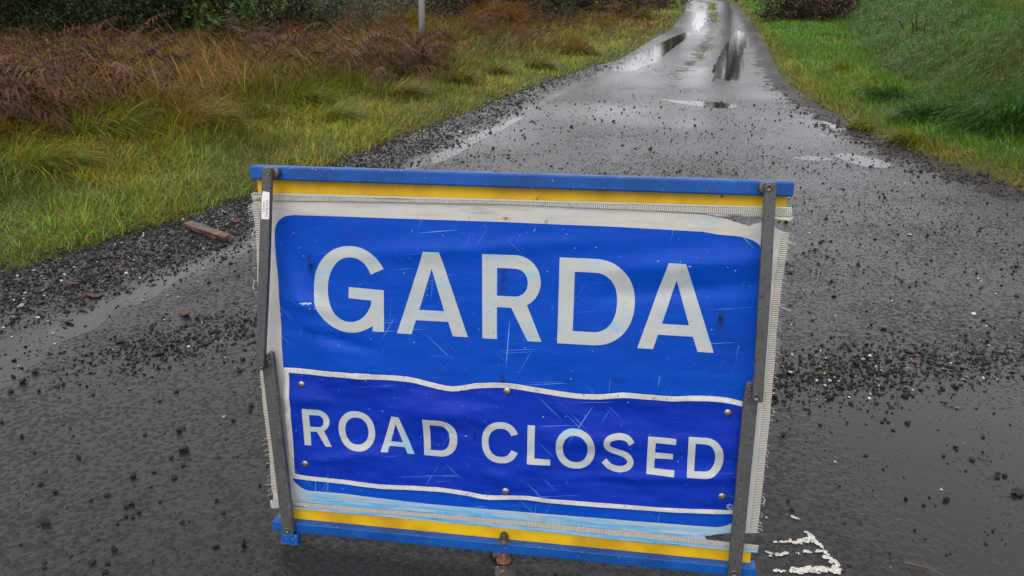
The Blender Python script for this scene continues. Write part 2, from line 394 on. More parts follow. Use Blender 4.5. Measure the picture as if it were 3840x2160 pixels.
# puddles: flat water sheets with ragged shores
def puddle(pts, seed, z=.0007, ragged=.06, nsub=9):
    P = GP(pts); n = len(P); out = []
    for i in range(n):                                             # closed Catmull-Rom
        p0, p1, p2, p3 = P[i - 1], P[i], P[(i + 1) % n], P[(i + 2) % n]
        for t in np.arange(nsub) / nsub:
            out.append(.5 * ((2 * p1) + (p2 - p0) * t + (2 * p0 - 5 * p1 + 4 * p2 - p3) * t * t + (3 * p1 - p0 - 3 * p2 + p3) * t ** 3))
    O = np.array(out); c = O.mean(0); d = O - c
    k = 1 + ragged * (fbm(O[:, 0], O[:, 1], 5, seed) * 2.2 + fbm(O[:, 0], O[:, 1], 19, seed + 2) * 1.4)
    O = c + d * k[:, None]
    tri = tessellate_polygon([[Vector((a, b, 0)) for a, b in O]])
    V = np.c_[O, np.full(len(O), z)]
    o = mesh_np('puddle', V, [np.array(tri)], MAT['water'], smooth=False)
    bm = bmesh.new(); bm.from_mesh(o.data); bmesh.ops.recalc_face_normals(bm, faces=bm.faces)
    if sum(f.normal.z for f in bm.faces) < 0: bmesh.ops.reverse_faces(bm, faces=bm.faces)
    bm.to_mesh(o.data); bm.free()
    return tag(o, kind='structure')
puddle([(1545, 176), (1580, 150), (1620, 128), (1665, 106), (1712, 86), (1738, 84), (1722, 100), (1690, 124), (1662, 148), (1640, 160), (1598, 178)], 1)
puddle([(1800, 196), (1792, 178), (1806, 150), (1818, 125), (1835, 100), (1848, 80), (1872, 84), (1876, 110), (1868, 140), (1872, 165), (1866, 188), (1835, 200)], 2, ragged=.07)
puddle([(1660, 249), (1720, 254), (1790, 256), (1850, 263), (1862, 269), (1830, 273), (1780, 270), (1720, 262)], 3)
puddle([(2098, 391), (2130, 386), (2170, 392), (2215, 402), (2238, 413), (2225, 421), (2180, 419), (2140, 410)], 4)
puddle([(2000, 397), (2030, 393), (2070, 396), (2090, 402), (2050, 404)], 5, ragged=.1)
puddle([(2070, 305), (2095, 312), (2130, 326), (2112, 329), (2085, 318)], 6, ragged=.1)
puddle([(1740, 66), (1750, 40), (1757, 18), (1768, 16), (1775, 34), (1772, 56), (1757, 74)], 7, ragged=.12)
puddle([(1070, 408), (1090, 392), (1130, 372), (1180, 348), (1240, 322), (1300, 294), (1310, 300), (1260, 328), (1215, 350), (1160, 384), (1115, 408)], 8, ragged=.16)
puddle([(322, 752), (345, 728), (400, 700), (470, 668), (530, 645), (520, 668), (445, 712), (385, 752), (345, 765)], 9, ragged=.16)
puddle([(110, 850), (150, 825), (215, 795), (265, 790), (250, 820), (190, 850), (140, 868)], 11, ragged=.2)
puddle([(555, 642), (610, 610), (660, 590), (650, 615), (595, 645)], 10, ragged=.18)

# worn white road paint right of the sign (flecks that survive on the chippings)
def paint():
    s = lambda x, y: np.array(G((2740 + x * .5522) / 1.490683, (1360 + y * .5522) / 1.490683))
    strokes = [((392, 1040), (452, 1068), 12, .55), ((470, 1112), (488, 1118), 7, .5), ((520, 1160), (600, 1245), 17, .62), ((600, 1245), (650, 1310), 14, .55),
               ((650, 1330), (712, 1372), 22, .72), ((712, 1372), (712, 1432), 22, .8), ((300, 1226), (420, 1222), 12, .55), ((420, 1222), (560, 1212), 24, .7),
               ((210, 1280), (290, 1312), 10, .45), ((270, 1318), (400, 1298), 13, .55), ((400, 1298), (610, 1288), 16, .42), ((300, 1420), (430, 1420), 17, .62),
               ((430, 1420), (715, 1408), 30, .78), ((240, 1060), (270, 1075), 5, .4), ((560, 1200), (640, 1200), 6, .2)]
    c = .0024; cells = {}
    for a, b, w, dens in strokes:
        A, B = s(*a), s(*b); wd = np.linalg.norm(s(a[0], a[1] + w) - s(a[0], a[1] - w)) / 2 * .8
        lo = np.minimum(A, B) - wd; hi = np.maximum(A, B) + wd
        for i in range(int(lo[0] / c), int(hi[0] / c) + 1):
            for j in range(int(lo[1] / c), int(hi[1] / c) + 1):
                p = np.array([i * c, j * c]); u = B - A; t = np.clip(np.dot(p - A, u) / np.dot(u, u), 0, 1)
                e = np.linalg.norm(p - A - t * u) / wd
                if e > 1.1: continue
                nz = .5 + .5 * float(fbm(np.array(p[0]), np.array(p[1]), 120, 3, 3)) * 1.5
                if nz < dens * (1.12 - .75 * e * e): cells[(i, j)] = 1
    V = []; F = []
    for (i, j) in cells:
        jx = rng.uniform(-.0006, .0006, (4, 2)); b = len(V)
        for k, (a, d) in enumerate(((0, 0), (1, 0), (1, 1), (0, 1))):
            x, y = (i + a) * c + jx[k, 0], (j + d) * c + jx[k, 1]; V.append((x, y, float(road_z(np.array(x), np.array(y))) + .003))
        F.append((b, b + 1, b + 2, b + 3))
    tag(mesh_np('road_marking', np.array(V), [np.array(F)], MAT['paint'], smooth=False), kind='structure')
paint()

# ------------------------------------------------------------------ road sign
XA = np.array([.98804, .05045, -.14574]); DA = np.array([-.01403, .97046, .24083]); NA = np.array([.15359, -.23591, .95956])
TC = np.array([-.01539, .20157, 1.84313]); SH = .928
toW = lambda c: _R * c[0] - _U * c[1] + _F * c[2]
sx, sz, sy = toW(XA), -toW(DA), toW(NA)               # local x right, z up the board, y away from the viewer
CLEAR = .036
s_org = CAM + toW(TC) - sz * (SH / 2 + CLEAR)
sign = empty('road_sign'); M = Matrix.Identity(4)
for i in range(3): M[i][0], M[i][1], M[i][2], M[i][3] = sx[i], sy[i], sz[i], s_org[i]
sign.matrix_world = M
tag(sign, 'folding blue and white road closed sign in metal arms standing on wet tarmac', 'road sign')
def SP(px, py, dep=0.0):
    """photo pixel (3840 wide) on the board's plane at local depth dep -> local x, z"""
    d = ray_s(px, py); o = CAM - (s_org + sy * dep)
    t = -np.dot(o, sy) / np.dot(d, sy); p = o + d * t
    return float(np.dot(p, sx)), float(np.dot(p, sz))
def box_bm(x0, x1, y0, y1, z0, z1, bev=.002, seg=2):
    bm = bmesh.new(); bmesh.ops.create_cube(bm, size=1)
    for v in bm.verts: v.co = ((x0 + x1) / 2 + v.co.x * (x1 - x0), (y0 + y1) / 2 + v.co.y * (y1 - y0), (z0 + z1) / 2 + v.co.z * (z1 - z0))
    if bev: bmesh.ops.bevel(bm, geom=list(bm.edges), offset=bev, segments=seg, affect='EDGES', profile=.5)
    return bm
TOPZ = SH + CLEAR; BOTZ = CLEAR
bm_obj('top_bar', box_bm(-.6, .6, 0, .036, TOPZ - .031, TOPZ, .004, 3), MAT['bar_blue'], sign)
bm_obj('bottom_bar', box_bm(-.6, .6, 0, .036, BOTZ, BOTZ + .027, .003, 2), MAT['bar_blue'], sign)
yt = SP(950, 724, .021)[1]; yb = SP(1023, 1905, .021)[1]
bm_obj('yellow_edge', box_bm(-.592, .592, .021, .030, yt - .004, TOPZ - .0305, .001, 1), MAT['bar_yellow'], sign)
bm_obj('yellow_edge', box_bm(-.588, .588, .021, .030, BOTZ + .0265, yb + .004, .001, 1), MAT['bar_yellow'], sign)

# vinyl surfaces: outline -> triangles -> cut on a grid -> follow the wrinkles
def g2(x, z, cx, cz, rx, rz, a): return a * np.exp(-((x - cx) / rx) ** 2 - ((z - cz) / rz) ** 2)
def wr_main(x, z):
    y = .0185 + .0022 * np.sin(x * 9 + z * 4) * np.sin(z * 13 + 1) + .0026 * fbm(x, z * 1.8, 7, 1)
    y = y + g2(x + .35 * z, z, -.27, .62, .035, .12, -.008) + g2(x + .5 * z, z, -.13, .66, .028, .10, .006) + g2(x, z + .25 * x, -.47, .52, .06, .02, -.008) + g2(x + .4 * z, z, -.38, .70, .02, .09, .006) + g2(x, z - .1 * x, -.1, .80, .3, .018, -.005)
    y = y + g2(x, z - .12 * x, .40, .73, .22, .022, -.009) + g2(x, z - .12 * x, .42, .67, .2, .02, .007) + g2(x, z, -.5, .40, .06, .018, -.008) + g2(x, z + .2 * x, -.42, .47, .09, .014, .007)
    y = y + .006 * sstep(.50, .58, np.abs(x)) * np.sin(z * 11)
    return y
def wr_msg(x, z):
    y = wr_main(x, z) - .0035
    y = y + g2(x, z, -.13, .385, .14, .030, -.008) + g2(x, z, .02, .37, .06, .05, .004) + g2(x, z, .22, .36, .13, .035, -.007) + g2(x, z, .45, .355, .1, .03, -.005)
    y = y + g2(x, z, -.05, .16, .12, .02, -.005) + g2(x, z, .3, .13, .15, .02, -.004) + .0032 * np.sin(x * 17 + 3 * z) * np.sin(z * 21) + .0050 * fbm(x * .8, z * 1.8, 15, 4)
    y = y + g2(x + .6 * z, z, .14, .33, .016, .06, .007) + g2(x, z - .2 * x, -.4, .33, .1, .016, -.007) + g2(x, z - .1 * x, .35, .23, .2, .014, -.006)
    return np.minimum(y, wr_main(x, z) - .0022)
def conform(name, outer, holes, fn, off, mat, parent, cell=.012, thick=0.0):
    loops = [[Vector((a, b, 0)) for a, b in L] for L in [outer] + list(holes)]
    tri = tessellate_polygon(loops)
    pts = [p for L in loops for p in L]
    bm = bmesh.new(); vs_ = [bm.verts.new(p) for p in pts]
    for t in tri:
        try: bm.faces.new([vs_[i] for i in t])
        except ValueError: pass
    xs = [p.x for p in pts]; ys = [p.y for p in pts]
    for lo, hi, nrm in ((min(xs), max(xs), (1, 0, 0)), (min(ys), max(ys), (0, 1, 0))):
        k = math.ceil(lo / cell) * cell
        while k < hi:
            bmesh.ops.bisect_plane(bm, geom=bm.verts[:] + bm.edges[:] + bm.faces[:], dist=1e-7, plane_co=(k * nrm[0], k * nrm[1], 0), plane_no=nrm)
            k += cell
    co = np.array([v.co[:] for v in bm.verts]); yy = fn(co[:, 0], co[:, 1]) + off
    for v, y in zip(bm.verts, yy): v.co = (v.co.x, y, v.co.y)
    bmesh.ops.recalc_face_normals(bm, faces=bm.faces)
    bm.normal_update()
    if sum(f.normal.y for f in bm.faces) > 0: bmesh.ops.reverse_faces(bm, faces=bm.faces)
    o = bm_obj(name, bm, mat, parent, True)
    if thick:
        md = o.modifiers.new('thickness', 'SOLIDIFY'); md.thickness = thick; md.offset = -1
    return o
DV = .0185
def SL(pts, dep=DV): return [SP(a, b, dep) for a, b in pts]
def dense(P, step=.012, closed=True, jit=0.0, seed=1):
    out = []; n = len(P)
    for i in range(n if closed else n - 1):
        a = np.array(P[i]); b = np.array(P[(i + 1) % n]); k = max(1, int(np.linalg.norm(b - a) / step))
        for j in range(k): out.append(a + (b - a) * j / k)
    if not closed: out.append(np.array(P[-1]))
    out = np.array(out)
    if jit: out = out + np.stack([fbm(out[:, 0] * 3, out[:, 1], 60, seed), fbm(out[:, 0], out[:, 1] * 3, 60, seed + 5)], -1) * jit
    return [tuple(p) for p in out]
def spl(P, n=6):
    """open Catmull-Rom through P"""
    P = [np.array(p, float) for p in P]; P = [2 * P[0] - P[1]] + P + [2 * P[-1] - P[-2]]; out = []
    for i in range(1, len(P) - 2):
        p0, p1, p2, p3 = P[i - 1:i + 3]
        for t in np.arange(n) / n:
            out.append(.5 * ((2 * p1) + (p2 - p0) * t + (2 * p0 - 5 * p1 + 4 * p2 - p3) * t * t + (3 * p1 - p0 - 3 * p2 + p3) * t ** 3))
    out.append(P[-2]); return out
# white sheet, torn away from the hems at the right
left_edge = [(950, 752), (962, 900), (975, 1300), (998, 1560), (1012, 1700), (1019, 1862)]
top_edge = [(950, 752), (1320, 757), (1900, 768), (2350, 786), (2600, 802), (2656, 807), (2726, 822), (2790, 842), (2813, 848), (2830, 838), (2850, 835), (2900, 850), (2943, 870), (2961, 875)]
right_edge = [(2961, 875), (2935, 1055), (2913, 1250), (2906, 1359), (2873, 1686), (2850, 1923), (2841, 2003)]
bot_edge = [(2841, 2003), (2793, 2003), (2735, 2000), (2690, 2003), (2642, 2010), (2655, 2030), (2400, 2008), (1980, 1968), (1500, 1925), (1096, 1892), (1019, 1884)]
sheet_out = SL(top_edge + right_edge[1:] + bot_edge[1:] + left_edge[::-1][:-1])
white_sheet = conform('banner_sheet', dense(sheet_out, .012, jit=.0012, seed=3), [], wr_main, 0, MAT['white_vinyl'], sign)
# blue printed panel
blue = spl([(1027, 900), (1029, 858), (1045, 828), (1070, 811), (1105, 806)], 5) + [(1600, 823), (1900, 833), (2300, 850), (2560, 864)] + \
    spl([(2640, 869), (2700, 880), (2760, 885), (2810, 896), (2845, 916), (2858, 945)], 4) + [(2845, 1250), (2800, 1600), (2752, 1955)] + \
    spl([(2742, 1964), (2720, 1972), (2690, 1976), (2660, 1974)], 4) + [(2300, 1946), (1980, 1921), (1600, 1888), (1300, 1852)] + \
    spl([(1200, 1843), (1149, 1838), (1118, 1822), (1098, 1800), (1088, 1770)], 4) + [(1078, 1560), (1066, 1377), (1058, 1290), (1052, 1188), (1040, 1040), (1030, 950)]
blue_panel = conform('blue_panel', dense(SL(blue), .014), [], wr_main, -.0006, MAT['blue_print'], white_sheet)
# hem webbing
def band(name, top, bot, mat, dep, off, parent=sign, jit=.0008):
    P = SL(top, dep) + SL(bot[::-1], dep)
    return conform(name, dense(P, .01, jit=jit, seed=9), [], lambda x, z: wr_main(x, z) * 0 + dep, off, mat, parent, .05, .0018)
band('webbing_hem', [(944, 727), (1320, 734), (2972, 781)], [(946, 752), (1320, 755), (1900, 766), (2600, 797), (2974, 812)], MAT['webbing_across'], .0135, 0)
band('webbing_hem', [(1014, 1876), (1096, 1883), (1500, 1917), (1980, 1957), (2400, 1999), (2731, 2034), (2846, 2046)], [(1014, 1897), (1096, 1899), (1500, 1932), (1980, 1974), (2400, 2018), (2731, 2050), (2842, 2062)], MAT['webbing_across'], .0135, 0)
band('clear_rim', [(948, 722), (2970, 777)], [(946, 729), (2972, 783)], MAT['white_vinyl'], .0125, 0, jit=0)
band('hem_flap', [(1014, 1896), (1096, 1898), (1500, 1931), (1980, 1973), (2400, 2017), (2731, 2049), (2842, 2061)], [(1020, 1907), (1096, 1908), (1500, 1943), (1980, 1989), (2400, 2033), (2731, 2064), (2840, 2073)], MAT['white_vinyl'], .0150, 0)
band('torn_flap', [(2640, 801), (2800, 806), (2976, 812)], [(2660, 806), (2720, 812), (2776, 806), (2800, 815), (2852, 812), (2880, 822), (2970, 830)], MAT['white_vinyl'], .0155, 0)
# side webbing follows the sheet edges
def side_band(edge, w, name):
    E_ = spl(edge, 8); inner = [(x + w, y) for x, y in E_]
    P = SL(E_, DV) + SL(inner[::-1], DV)
    return conform(name, dense(P, .008, jit=.0016, seed=12), [], wr_main, -.0016, MAT['webbing_up'], sign, .02)
side_band([(x - 1, y) for x, y in right_edge], -26, 'webbing_edge')
side_band([(945, 762), (956, 900), (972, 1300), (996, 1560), (1009, 1700), (1016, 1850)], 24, 'webbing_edge')
# frayed threads along the torn edges
def tube(bm, P, r, sides=5, r2=None):
    P = [Vector(p) for p in P]; rings = []; r2 = r if r2 is None else r2; n = len(P)
    for i, p in enumerate(P):
        d = (P[min(i + 1, n - 1)] - P[max(i - 1, 0)]); d = d.normalized() if d.length > 1e-9 else Vector((0, 0, 1))
        a = d.orthogonal().normalized(); b = d.cross(a); rr = r + (r2 - r) * i / max(1, n - 1)
        rings.append([bm.verts.new(p + (a * math.cos(k * 2 * math.pi / sides) + b * math.sin(k * 2 * math.pi / sides)) * rr) for k in range(sides)])
    for i in range(n - 1):
        for k in range(sides): bm.faces.new((rings[i][k], rings[i][(k + 1) % sides], rings[i + 1][(k + 1) % sides], rings[i + 1][k]))
    bm.faces.new(rings[0][::-1]); bm.faces.new(rings[-1])
bm = bmesh.new()
for edge, sg in ((right_edge, 1), ([(945, 762), (956, 900), (996, 1560), (1016, 1850)], -1)):
    E_ = spl(edge, 30)
    for k in range(0, len(E_), 2):
        if rng.random() < .45: continue
        x, z = SP(*E_[k], DV); L = rng.uniform(.003, .011)
        tube(bm, [(x - sg * .004, .016, z), (x + sg * L * .6, .015, z + rng.uniform(-.004, .002)), (x + sg * L, .014, z - rng.uniform(0, .008))], .00045, 3)
for (ax, ay), (bx, by), (cx_, cy_) in (((2915, 1125), (2930, 1150), (2962, 1162)), ((2950, 905), (2970, 908), (2982, 915)), ((962, 850), (950, 875), (957, 890)), ((955, 1050), (952, 1075), (958, 1082)), ((2858, 1860), (2868, 1872), (2862, 1885))):
    tube(bm, [(*SP(ax, ay, DV)[:1], .017, SP(ax, ay, DV)[1]), (SP(bx, by, DV)[0], .014, SP(bx, by, DV)[1]), (SP(cx_, cy_, DV)[0], .012, SP(cx_, cy_, DV)[1])], .0008, 4)
tag(bm_obj('frayed_threads', bm, MAT['piping'], sign), kind='stuff')

# ---- lettering
def arc(cx, cy, rx, ry, a0, a1, n=26, p=2.25):
    out = []
    for a in np.radians(np.linspace(a0, a1, n)):
        c, s_ = math.cos(a), math.sin(a)
        out.append((cx + rx * math.copysign(abs(c) ** (2 / p), c), cy + ry * math.copysign(abs(s_) ** (2 / p), s_)))
    return out
def glyph(ch):
    if ch == 'A': return [(0, 0), (.371, 1), (.590, 1), (1, 0), (.79, 0), (.722, .172), (.267, .172), (.208, 0)], [[(.314, .30), (.484, .80), (.665, .30)]]
    if ch == 'R':
        out = [(0, 0), (0, 1), (.52, 1)] + arc(.55, .695, .42, .305, 88, -62, 20, 2.0) + [(1.0, 0), (.765, 0), (.487, .385), (.247, .385), (.247, 0)]
        inn = [(.247, .845), (.53, .845)] + arc(.54, .6825, .218, .1625, 86, -86, 14, 2.1) + [(.53, .52), (.247, .52)]
        return out, [inn]
    if ch == 'D':
        return [(0, 0), (0, 1), (.46, 1)] + arc(.47, .5, .53, .5, 88, -88, 30, 2.15) + [(.46, 0)], [[(.203, .155), (.203, .845), (.46, .845)] + arc(.47, .5, .30, .345, 87, -87, 24, 2.2) + [(.46, .155)]]
    if ch == 'O': return arc(.5, .5, .5, .5, 0, 352, 46, 2.2), [arc(.5, .5, .318, .342, 0, 350, 38, 2.2)]
    if ch == 'C': return arc(.52, .5, .52, .5, 24, 336, 44, 2.25) + arc(.52, .5, .335, .345, 334, 28, 36, 2.25), []
    if ch == 'G': return arc(.52, .5, .52, .5, 30, 307, 44, 2.1) + [(.838, .030), (1.0, .030), (.982, .515), (.497, .530), (.497, .402), (.815, .39)] + arc(.52, .5, .318, .375, 338, 29, 36, 2.1), []
    if ch == 'L': return [(0, 0), (0, 1), (.315, 1), (.315, .150), (1, .150), (1, 0)], []
    if ch == 'E': return [(0, 0), (0, 1), (1, 1), (1, .842), (.275, .842), (.275, .580), (.92, .580), (.92, .425), (.275, .425), (.275, .157), (1, .157), (1, 0)], []
    if ch == 'S':
        P = spl([(.915, .745), (.78, .880), (.50, .922), (.22, .84), (.155, .70), (.24, .585), (.50, .510), (.76, .43), (.885, .28), (.78, .13), (.50, .078), (.24, .135), (.075, .265)], 5)
        A_ = np.array(P) * [.303, .372]; T = np.gradient(A_, axis=0); T /= np.linalg.norm(T, axis=1)[:, None]
        Nn = np.stack([-T[:, 1], T[:, 0]], -1) * .0292
        return [tuple(p / [.303, .372]) for p in A_ + Nn] + [tuple(p / [.303, .372]) for p in (A_ - Nn)[::-1]], []
def letter(ch, BL, BR, TL_, fn, off, parent):
    bl, br, tl = (np.array(SP(*p, DV)) for p in (BL, BR, TL_))
    f = lambda L: [tuple(bl + (br - bl) * u + (tl - bl) * v) for u, v in L]
    out, holes = glyph(ch)
    return conform('letter', f(out), [f(h) for h in holes], fn, off, MAT['letter_print'], parent)
def crop(ox, oy, k): return lambda *p: [(ox + x * k, oy + y * k) for x, y in p]
cA = crop(1140, 880, .3451); cB = crop(1980, 920, .3451)
for ch, pts in (('G', cA((103, 1036), (872, 1082), (103, 105))), ('A', cA((1012, 1070), (1780, 1115), (1012, 166))), ('R', cA((1938, 1126), (2581, 1164), (1938, 206))),
                ('D', cB((317, 1060), (1135, 1109), (345, 130))), ('A', cB((1187, 1112), (2017, 1166), (1215, 169)))):
    letter(ch, *pts, wr_main, -.0012, blue_panel)
# ---- message panel strapped over the lower half
otop = spl([(1069, 1374), (1256, 1389), (1493, 1406), (1560, 1416), (1612, 1430), (1689, 1446), (1740, 1443), (1790, 1436), (1897, 1434), (1989, 1448), (2100, 1466), (2185, 1475), (2260, 1473), (2339, 1467), (2430, 1474), (2523, 1482), (2600, 1481), (2672, 1483), (2740, 1492), (2806, 1507)], 4)
obot = spl([(2766, 1928), (2640, 1921), (2523, 1916), (2380, 1907), (2197, 1893), (2050, 1879), (1980, 1868), (1900, 1868), (1849, 1869), (1800, 1865), (1760, 1857), (1690, 1846), (1612, 1837), (1450, 1828), (1315, 1815), (1087, 1791)], 4)
msg_out = SL([tuple(p) for p in otop] + [tuple(p) for p in obot])
itop = [(x + (20 if i == 0 else 0), y + 19) for i, (x, y) in enumerate(otop)]; ibot = [(x + (20 if i == len(obot) - 1 else 0), y - 15) for i, (x, y) in enumerate(obot)]
msg_in = SL([tuple(p) for p in itop] + [tuple(p) for p in ibot])
message = conform('message_panel', dense(msg_out, .014), [], wr_msg, 0, MAT['blue_message'], sign, .010)
conform('piping', dense(msg_out, .008), [dense(msg_in, .008)], wr_msg, -.0022, MAT['piping'], message, .010, .0016)
cR = crop(1080, 1480, .2795); cC = crop(1760, 1480, .4037)
for ch, pts in (('R', cR((230, 668), (595, 695), (197, 178))), ('O', cR((702, 725), (1184, 759), (668, 205))), ('A', cR((1253, 752), (1702, 795), (1225, 267))), ('D', cR((1828, 808), (2280, 844), (1818, 303))),
                ('C', cC((120, 616), (450, 639), (120, 236))), ('L', cC((538, 632), (752, 648), (543, 278))), ('O', cC((803, 670), (1164, 694), (806, 290))), ('S', cC((1228, 700), (1530, 722), (1232, 330))),
                ('E', cC((1643, 722), (1900, 750), (1662, 377))), ('D', cC((2018, 755), (2347, 772), (2037, 382)))):
    letter(ch, *pts, wr_msg, -.0007, message)
def lathe(name, prof, mat, parent, c, axis='y', n=20):
    """prof: (radius, height) pairs; height runs towards the viewer for axis y, up for z"""
    bm = bmesh.new(); rings = []
    for r, h in prof:
        rings.append([bm.verts.new((c[0] + r * math.cos(a), c[1] - h, c[2] + r * math.sin(a)) if axis == 'y' else (c[0] + r * math.cos(a), c[1] + r * math.sin(a), c[2] + h)) for a in np.arange(n) * 2 * math.pi / n])
    for A_, B_ in zip(rings[:-1], rings[1:]):
        for k in range(n): bm.faces.new((A_[k], A_[(k + 1) % n], B_[(k + 1) % n], B_[k]))
    bm.faces.new(rings[-1]); bm.faces.new(rings[0][::-1]); bmesh.ops.recalc_face_normals(bm, faces=bm.faces)
    return bm_obj(name, bm, mat, parent, True)
for px, py in ((1131, 1441), (1900, 1469), (2730, 1549), (1143, 1740), (1896, 1841), (2707, 1862)):
    x, z = SP(px, py, DV - .006); y = float(wr_msg(np.array(x), np.array(z)))
    lathe('stud', [(.0092, -.001), (.0092, .0012), (.0084, .0028), (.0062, .0042), (.0030, .0049), (.0004, .0051)], MAT['bolt'], message, (x, y, z), n=24)
# ---- folding arms
def arm(poly, y0, y1, bolts, label=None):
    P = [SP(a, b, y0) for a, b in poly]
    bm = bmesh.new(); f = bm.faces.new([bm.verts.new((x, y0, z)) for x, z in P])
    r = bmesh.ops.extrude_face_region(bm, geom=[f])
    for v in r['geom']:
        if isinstance(v, bmesh.types.BMVert): v.co.y = y1
    bmesh.ops.recalc_face_normals(bm, faces=bm.faces)
    bmesh.ops.bevel(bm, geom=list(bm.edges), offset=.0022, segments=2, affect='EDGES', profile=.5)
    o = bm_obj('folding_arm', bm, MAT['steel'], sign)
    if label: o['label'] = label
    for (bx, by, rad) in bolts:
        x, z = SP(bx, by, y0)
        lathe('bolt', [(rad, -.001), (rad, .0022), (rad * .86, .0030), (rad * .60, .0030), (rad * .52, .0006), (rad * .1, .0006)], MAT['armbolt'], o, (x, y0, z), n=18)
    return o
u1, u2, l1, l2 = -.034, -.019, -.018, -.003
la = arm([(982, 632), (986, 627), (1012, 626), (1017, 632), (1005, 1010), (988, 1384), (983, 1391), (961, 1388), (957, 1382), (968, 1000)], u1, u2, [(1007, 649, .0055), (981, 1372, .0062)])
arm([(999, 1330), (1006, 1322), (1016, 1322), (1022, 1330), (1024, 1345), (1101, 1998), (1098, 2006), (1062, 2003), (1057, 1998), (984, 1392), (990, 1345)], l1, l2, [(1005.6, 1342.7, .0045), (1078, 1989, .0075)])
arm([(2869, 686), (2873, 682), (2909, 682), (2913, 686), (2891, 1100), (2862, 1506), (2858, 1512), (2826, 1510), (2822, 1505), (2845, 1100)], u1, u2, [(2882, 705, .0078), (2835, 1490, .0085)])
arm([(2799, 1440), (2805, 1434), (2817, 1434), (2822, 1440), (2843, 1500), (2842, 1516), (2781, 2140), (2775, 2185), (2770, 2192), (2732, 2188), (2727, 2182), (2788, 1505)], l1, l2, [(2810, 1455.5, .0045), (2753, 2152, .0095)])
for px, py, r_, y_ in ((1022, 652, .0125, -.0185), (2872, 706, .0135, -.0185), (1003, 1362, .010, -.0188)):
    x, z = SP(px, py, y_); lathe('washer', [(r_, -.017 if y_ > -.0187 else -.0005), (r_, .0), (r_ * .8, .0006), (.001, .0006)], MAT['armbolt'], sign, (x, y_, z), n=22)
# caution sticker on the left arm
stk = [SP(a, b, u1 - .0006) for a, b in ((986, 716), (1011, 722), (1009, 822), (980, 821), (981, 735), (984, 724))]
bm = bmesh.new(); bm.faces.new([bm.verts.new((x, u1 - .0006, z)) for x, z in stk]); bmesh.ops.recalc_face_normals(bm, faces=bm.faces)
bm.normal_update()
if next(iter(bm.faces)).normal.y > 0: bmesh.ops.reverse_faces(bm, faces=bm.faces)
sticker = bm_obj('sticker', bm, MAT['sticker'], la)
def text_mesh(name, s_, mat, parent, org, right, up, y, height):
    cu = bpy.data.curves.new('t', 'FONT'); cu.body = s_; cu.size = 1
    to = bpy.data.objects.new('t', cu); COL.objects.link(to)
    me = bpy.data.meshes.new_from_object(to.evaluated_get(bpy.context.evaluated_depsgraph_get()))
    bpy.data.objects.remove(to); bpy.data.curves.remove(cu)
    h = max(v.co.y for v in me.vertices) or 1
    for v in me.vertices:
        a, b = v.co.x * height / h, v.co.y * height / h
        v.co = (org[0] + right[0] * a + up[0] * b, y, org[1] + right[1] * a + up[1] * b)
    me.name = name; me.materials.clear(); me.materials.append(mat)
    return link(bpy.data.objects.new(name, me), parent)
dz = np.array(SP(988, 736, u1)) - np.array(SP(986, 800, u1)); dz /= np.linalg.norm(dz); dx_ = np.array([-dz[1], dz[0]])
text_mesh('sticker_text', 'Caution', MAT['red'], la, SP(992, 796, u1), dz, dx_, u1 - .0011, .0050)
text_mesh('sticker_text', 'Moving Parts', MAT['red'], la, SP(1004, 814, u1), dz, dx_, u1 - .0011, .0052)
cx0, cz0 = SP(2738, 1898, DV)
yc = float(wr_msg(np.array(cx0), np.array(cz0))) - .0012
text_mesh('copyright_mark', '\u00a9', MAT['pale'], message, (cx0 - .008, cz0 - .007), (1, 0), (0, 1), yc, .014)
# blue rubber cap on the end of the left arm, holding the sign off the road
P = [SP(a, b, l1 - .004) for a, b in ((1053, 2000), (1116, 2004), (1116, 2038), (1056, 2036))]
zb = min(p[1] for p in P)
bm = bmesh.new()
x0, x1 = P[0][0], P[1][0]; zt = P[0][1]
for (ax, bx, ay, by) in ((x0, x1, l1 - .005, l1 - .002), (x0, x1, l2 + .0005, l2 + .0025), (x0, x0 + .003, l1 - .002, l2 + .0005), (x1 - .003, x1, l1 - .002, l2 + .0005)):
    b2 = box_bm(ax, bx, ay, by, zb + .001, zt, .0008, 1); me_ = bpy.data.meshes.new('t'); b2.to_mesh(me_); b2.free(); bm.from_mesh(me_); bpy.data.meshes.remove(me_)
b2 = box_bm(x0, x1, l1 - .005, l2 + .0025, zb - .003, zb + .0008, .0008, 1); me_ = bpy.data.meshes.new('t'); b2.to_mesh(me_); b2.free(); bm.from_mesh(me_); bpy.data.meshes.remove(me_)
bm_obj('arm_end_cap', bm, MAT['bar_blue'], sign)
# centre foot: rubber knob, rusty washer, steel foot bars on the road
kx, kz = SP(1890, 2018, .012); kz = BOTZ + .0265
knob = lathe('foot_knob', [(.0135, -.001), (.0135, .003), (.0105, .0035), (.0105, .012), (.0100, .013), (.0096, .018), (.0075, .0225), (.0040, .0250), (.0005, .0256)], MAT['rubber'], sign, (kx, .011, kz), 'z', 22)
lathe('knob_washer', [(.0155, 0), (.0155, .0018), (.0135, .0026), (.0130, .0022)], MAT['rust'], knob, (kx, .011, kz), 'z', 22)
